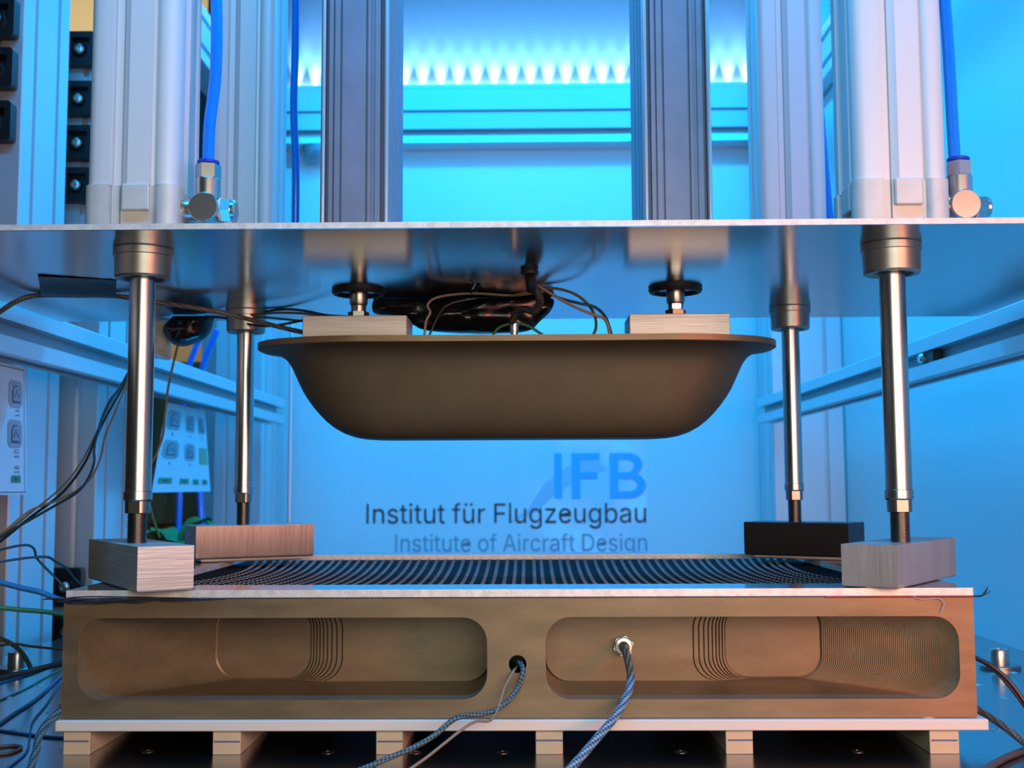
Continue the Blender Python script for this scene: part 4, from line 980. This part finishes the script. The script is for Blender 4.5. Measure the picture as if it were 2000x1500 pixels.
cable('thin_wire', 'blue wire crossing below the braided cable at left', [(-0.5002, 1.1374, 0.0012), (-0.4684, 1.1209, 0.0012), (-0.4409, 1.1071, 0.0012), (-0.4195, 1.1003, 0.0012)], 0.0012, 'cable_blue')
cable('sensor_cable', 'dark braided cable hanging from the left end of the mould', [(-0.3980, 1.0500, 0.0422), (-0.3996, 1.0342, 0.0359), (-0.4028, 1.0183, 0.0295), (-0.4021, 1.0025, 0.0221), (-0.3974, 0.9867, 0.0150), (-0.3942, 0.9708, 0.0075), (-0.3902, 0.9550, -0.0001)], 0.0034, 'braid_teal')
cable('thin_wire', 'brown wire end lying in the lower left corner', [(-0.4655, 1.0613, 0.0014), (-0.4521, 1.0674, 0.0014), (-0.4407, 1.0591, 0.0014), (-0.4418, 1.0390, 0.0014), (-0.4518, 1.0312, 0.0014)], 0.0014, 'cable_brown')
cable('sensor_cable', 'black cable looping out to the right of the mould', [(0.4218, 1.1200, 0.0733), (0.4296, 1.1160, 0.0687), (0.4397, 1.1120, 0.0632), (0.4505, 1.1080, 0.0535), (0.4596, 1.1040, 0.0412), (0.4685, 1.1000, 0.0257)], 0.0022, 'cable_dark')
cable('thin_wire', 'brown wire beside the black cable right of the mould', [(0.4254, 1.1300, 0.0710), (0.4348, 1.1250, 0.0660), (0.4473, 1.1200, 0.0558), (0.4576, 1.1150, 0.0430), (0.4725, 1.1100, 0.0206)], 0.0014, 'cable_brown')
cable('sensor_cable', 'braided grey cable sloping down right of the mould', [(0.4081, 1.1000, 0.0337), (0.4172, 1.0900, 0.0277), (0.4226, 1.0667, 0.0231), (0.4265, 1.0433, 0.0185), (0.4339, 1.0200, 0.0097)], 0.0033, 'braid_grey')
cable('sensor_cable', 'grey cable in the lower right corner', [(0.4502, 1.0487, 0.0030), (0.4176, 1.0177, 0.0030), (0.3938, 0.9903, 0.0030), (0.3559, 0.9397, 0.0030)], 0.003, 'cable_brown')
cable('heater_cable', 'grey braided cable along the underside of the press plate', [(-0.6188, 1.2800, 0.3973), (-0.5965, 1.3100, 0.4256), (-0.5902, 1.3150, 0.4316), (-0.5707, 1.3100, 0.4419), (-0.5504, 1.3168, 0.4505), (-0.5041, 1.3186, 0.4505), (-0.4618, 1.3239, 0.4505), (-0.4193, 1.3300, 0.4441), (-0.3926, 1.3600, 0.4438), (-0.3568, 1.3850, 0.4400), (-0.3271, 1.3900, 0.4331), (-0.2878, 1.3800, 0.4222), (-0.2540, 1.3700, 0.4133), (-0.2231, 1.3600, 0.4082)], 0.003, 'braid_grey')
cable('thin_wire', 'black wire from the taped ball towards the left mounting block', [(-0.4044, 1.4900, 0.4506), (-0.3721, 1.4680, 0.4452), (-0.3406, 1.4460, 0.4348), (-0.3131, 1.4240, 0.4284), (-0.2864, 1.4020, 0.4271), (-0.2512, 1.3800, 0.4300)], 0.0016, 'cable_dark', group='dark wires under the back of the press plate')
cable('thin_wire', 'black wire arching highest above the left mounting block', [(-0.3434, 1.4700, 0.4500), (-0.3174, 1.4560, 0.4516), (-0.2887, 1.4420, 0.4519), (-0.2604, 1.4280, 0.4471), (-0.2326, 1.4140, 0.4398), (-0.1930, 1.4000, 0.4356)], 0.0016, 'cable_dark', group='dark wires under the back of the press plate')
cable('thin_wire', 'olive wire just under the arching black one', [(-0.3559, 1.4600, 0.4473), (-0.3265, 1.4400, 0.4454), (-0.2967, 1.4200, 0.4442), (-0.2613, 1.4000, 0.4404), (-0.2359, 1.3800, 0.4342)], 0.0015, 'cable_olive', group='dark wires under the back of the press plate')
cable('thin_wire', 'second olive wire, straightest of the bundle left of the punch', [(-0.3506, 1.4600, 0.4453), (-0.3122, 1.4333, 0.4405), (-0.2812, 1.4067, 0.4340), (-0.2512, 1.3800, 0.4275)], 0.0014, 'cable_olive', group='dark wires under the back of the press plate')
cable('earth_wire', 'green and yellow wire hanging from the taped ball', [(-0.4387, 1.4900, 0.4130), (-0.4431, 1.4867, 0.3881), (-0.4480, 1.4833, 0.3563), (-0.4502, 1.4800, 0.3234), (-0.4512, 1.4767, 0.2972), (-0.4575, 1.4733, 0.2745), (-0.4626, 1.4700, 0.2615)], 0.0016, 'cable_olive')
cable('earth_wire', 'green wire below the front left rod, behind its block', [(-0.4695, 1.4700, 0.2263), (-0.4629, 1.4667, 0.2103), (-0.4563, 1.4633, 0.1913), (-0.4471, 1.4600, 0.1692)], 0.0014, 'cable_green')
cable('punch_wire', 'beige wire curving up at the left of the punch middle', [(-0.1042, 1.3000, 0.3997), (-0.1025, 1.3000, 0.4153), (-0.0979, 1.3000, 0.4257), (-0.1008, 1.3000, 0.4338), (-0.0933, 1.3000, 0.4413), (-0.0749, 1.3000, 0.4453), (-0.0462, 1.3000, 0.4468), (-0.0059, 1.3000, 0.4443), (0.0228, 1.3000, 0.4476)], 0.0014, 'cable_beige', group='wires looping above the punch')
cable('punch_wire', 'long beige wire sweeping down to the right end of the punch', [(-0.0516, 1.2700, 0.4538), (-0.0448, 1.2700, 0.4640), (-0.0268, 1.2700, 0.4679), (-0.0055, 1.2700, 0.4632), (0.0170, 1.2700, 0.4534), (0.0393, 1.2700, 0.4396), (0.0616, 1.2700, 0.4270), (0.0839, 1.2700, 0.4173), (0.0940, 1.2700, 0.4138), (0.0989, 1.2700, 0.4059), (0.1010, 1.2700, 0.3940)], 0.0016, 'cable_beige', group='wires looping above the punch')
cable('punch_wire', 'dark green wire beside the long beige one', [(-0.0498, 1.2800, 0.4481), (-0.0407, 1.2800, 0.4612), (-0.0248, 1.2800, 0.4692), (0.0001, 1.2800, 0.4644), (0.0227, 1.2800, 0.4528), (0.0441, 1.2800, 0.4389), (0.0677, 1.2800, 0.4319), (0.0857, 1.2800, 0.4273), (0.0974, 1.2800, 0.4158), (0.1040, 1.2800, 0.3953)], 0.0017, 'cable_teal', group='wires looping above the punch')
cable('punch_wire', 'olive wire arching down right of the braided plug cable', [(-0.0030, 1.2900, 0.4426), (0.0170, 1.2900, 0.4482), (0.0398, 1.2900, 0.4504), (0.0626, 1.2900, 0.4445), (0.0784, 1.2900, 0.4323), (0.0862, 1.2900, 0.4185), (0.0872, 1.2900, 0.4059), (0.0837, 1.2900, 0.3967)], 0.0016, 'cable_olive', group='wires looping above the punch')
cable('punch_wire', 'black wire from the plug to the black bag', [(0.0126, 1.2000, 0.4756), (-0.0048, 1.2250, 0.4676), (-0.0273, 1.2500, 0.4614), (-0.0479, 1.2750, 0.4570), (-0.0519, 1.3000, 0.4475)], 0.0017, 'cable_dark', group='wires looping above the punch')
cable('punch_wire', 'second black wire from the plug to the black bag', [(0.0136, 1.2100, 0.4744), (-0.0104, 1.2350, 0.4640), (-0.0343, 1.2600, 0.4587), (-0.0444, 1.2850, 0.4518), (-0.0466, 1.3100, 0.4473)], 0.0015, 'cable_dark', group='wires looping above the punch')
cable('punch_wire', 'dark wire leaning in front of the black bag', [(-0.0990, 1.3000, 0.3991), (-0.0914, 1.3050, 0.4177), (-0.0837, 1.3100, 0.4318), (-0.0701, 1.3150, 0.4395), (-0.0471, 1.3200, 0.4443)], 0.0012, 'cable_dark', group='wires looping above the punch')
cable('punch_wire', 'green wire bowed over the foot of the silver connector', [(-0.0282, 1.3100, 0.4000), (-0.0224, 1.3100, 0.4081), (-0.0120, 1.3100, 0.4127), (-0.0004, 1.3100, 0.4138), (0.0123, 1.3100, 0.4108), (0.0284, 1.3100, 0.4008)], 0.0016, 'cable_green', group='wires looping above the punch')
cable('plug_cable', 'black braided cable winding down to the silver connector', [(0.0136, 1.2150, 0.4612), (0.0157, 1.2222, 0.4505), (0.0189, 1.2294, 0.4408), (0.0244, 1.2367, 0.4309), (0.0238, 1.2439, 0.4243), (0.0184, 1.2511, 0.4188), (0.0101, 1.2583, 0.4222), (0.0011, 1.2656, 0.4222), (-0.0034, 1.2728, 0.4165), (-0.0047, 1.2800, 0.4085)], 0.0042, 'braid_black')

# ------------------------------------------------------------------ plug, connector, tape, bags
pg = thing('cable_plug', 'round black plug under the middle of the press plate', 'plug', (0.0125, 1.20, 0.4538))
obj('grommet', lathe(bmesh.new(), [(0.0, 0.4538), (0.0085, 0.4538), (0.0095, 0.4515), (0.0085, 0.449), (0.0, 0.449)], 20, c=(0.0135, 1.195, 0)), 'rubber', pg)
obj('sleeve', tube(bmesh.new(), [(0.0135, 1.195, 0.450), (0.0145, 1.20, 0.4455), (0.0150, 1.205, 0.4400), (0.0155, 1.212, 0.436)], 0.0056, n=12), 'rubber', pg)
cn = thing('silver_connector', 'silver screw connector standing on the punch under the black braided cable', 'connector', (-0.0035, 1.28, 0.3912))
obj('lower_barrel', lathe(bmesh.new(), [(0.0040, 0.3905), (0.0040, 0.3985), (0.0044, 0.399), (0.0044, 0.4005)], 20, c=(-0.0035, 1.28, 0)), 'nickel', cn)
obj('coupling_nut', lathe(bmesh.new(), [(0.0034, 0.4005), (0.0046, 0.401), (0.0046, 0.4065), (0.0050, 0.407), (0.0050, 0.4095), (0.0036, 0.4100)], 20, c=(-0.0035, 1.28, 0)), 'nickel', cn)

bm = bmesh.new()
n1, n2 = 14, 5
q = [Vector((-0.5020, 1.2060)), Vector((-0.4300, 1.2380)), Vector((-0.4680, 1.3420)), Vector((-0.5480, 1.3280))]
T0, T1 = [], []
for i in range(n1 + 1):
    r0, r1 = [], []
    for j in range(n2 + 1):
        u, v = i / n1, j / n2
        p = (q[0] * (1 - u) + q[1] * u) * (1 - v) + (q[3] * (1 - u) + q[2] * u) * v
        cab = math.exp(-((v - 0.72) / 0.22) ** 2)
        z = 0.4534 - 0.0068 * cab - 0.0012 * abs(noise.noise(Vector((u * 6, v * 5, 1)))) - (0.0015 * (1 - v) ** 4 * (1 - u) if v < 0.2 else 0)
        r0.append(bm.verts.new((p.x, p.y, z))); r1.append(bm.verts.new((p.x, p.y, z + 0.0004)))
    T0.append(r0); T1.append(r1)
for i in range(n1):
    for j in range(n2):
        bm.faces.new((T0[i][j], T0[i + 1][j], T0[i + 1][j + 1], T0[i][j + 1])); bm.faces.new((T1[i][j + 1], T1[i + 1][j + 1], T1[i + 1][j], T1[i][j]))
for i in range(n1):
    for j in (0, n2): bm.faces.new((T0[i][j], T0[i + 1][j], T1[i + 1][j], T1[i][j]))
for j in range(n2):
    for i in (0, n1): bm.faces.new((T0[i][j], T0[i][j + 1], T1[i][j + 1], T1[i][j]))
tag(obj('tape_strip', bm, 'tape_matt', smooth=70), 'strip of black tape holding the braided cable under the press plate', 'tape')

tag(obj('black_bag', puff([(-0.172, 0.4536), (-0.12, 0.4537), (-0.05, 0.4537), (0.0, 0.4537), (0.0390, 0.4536), (0.0385, 0.4400), (0.0290, 0.4270), (0.0135, 0.4140), (-0.031, 0.4120), (-0.0674, 0.4125), (-0.1080, 0.4150), (-0.130, 0.4245), (-0.150, 0.4320), (-0.170, 0.4370)], 1.374, 0.020, amp=0.010, freq=34, seed=3, rings=10, back=3.0), 'black_tape', smooth=60),
    'crumpled glossy black plastic bag stuck under the press plate behind the punch', 'bag')
tag(obj('taped_ball', puff([(-0.448, 0.4530), (-0.425, 0.4533), (-0.405, 0.4520), (-0.395, 0.4480), (-0.401, 0.4320), (-0.412, 0.4200), (-0.432, 0.4135), (-0.449, 0.4160), (-0.458, 0.4260), (-0.457, 0.4420)], 1.50, 0.026, amp=0.006, freq=40, seed=9, rings=8, back=0.8), 'black_tape', smooth=60),
    'ball of black tape hanging under the back left of the press plate', 'tape ball')
tag(obj('plastic_wrap', puff([(-0.497, 0.4530), (-0.462, 0.4532), (-0.452, 0.4480), (-0.459, 0.4330), (-0.456, 0.4150), (-0.454, 0.3980), (-0.470, 0.3985), (-0.487, 0.402), (-0.494, 0.425)], 1.515, 0.015, amp=0.008, freq=60, seed=5, rings=6, back=0.8), 'film', smooth=60),
    'pale crumpled plastic wrap beside the black tape ball', 'plastic wrap')
# bunched clear plastic at the back wall
tag(obj('plastic_wrap', puff([(-0.655, 1.235), (-0.615, 1.255), (-0.58, 1.245), (-0.555, 1.225), (-0.57, 1.205), (-0.61, 1.180), (-0.645, 1.195)], 3.375, 0.03, amp=0.012, freq=26, seed=2, rings=6, back=0.5), 'film', smooth=60),
    'bunched clear plastic under the cross beam, left of the left lifting cylinder', 'plastic wrap')
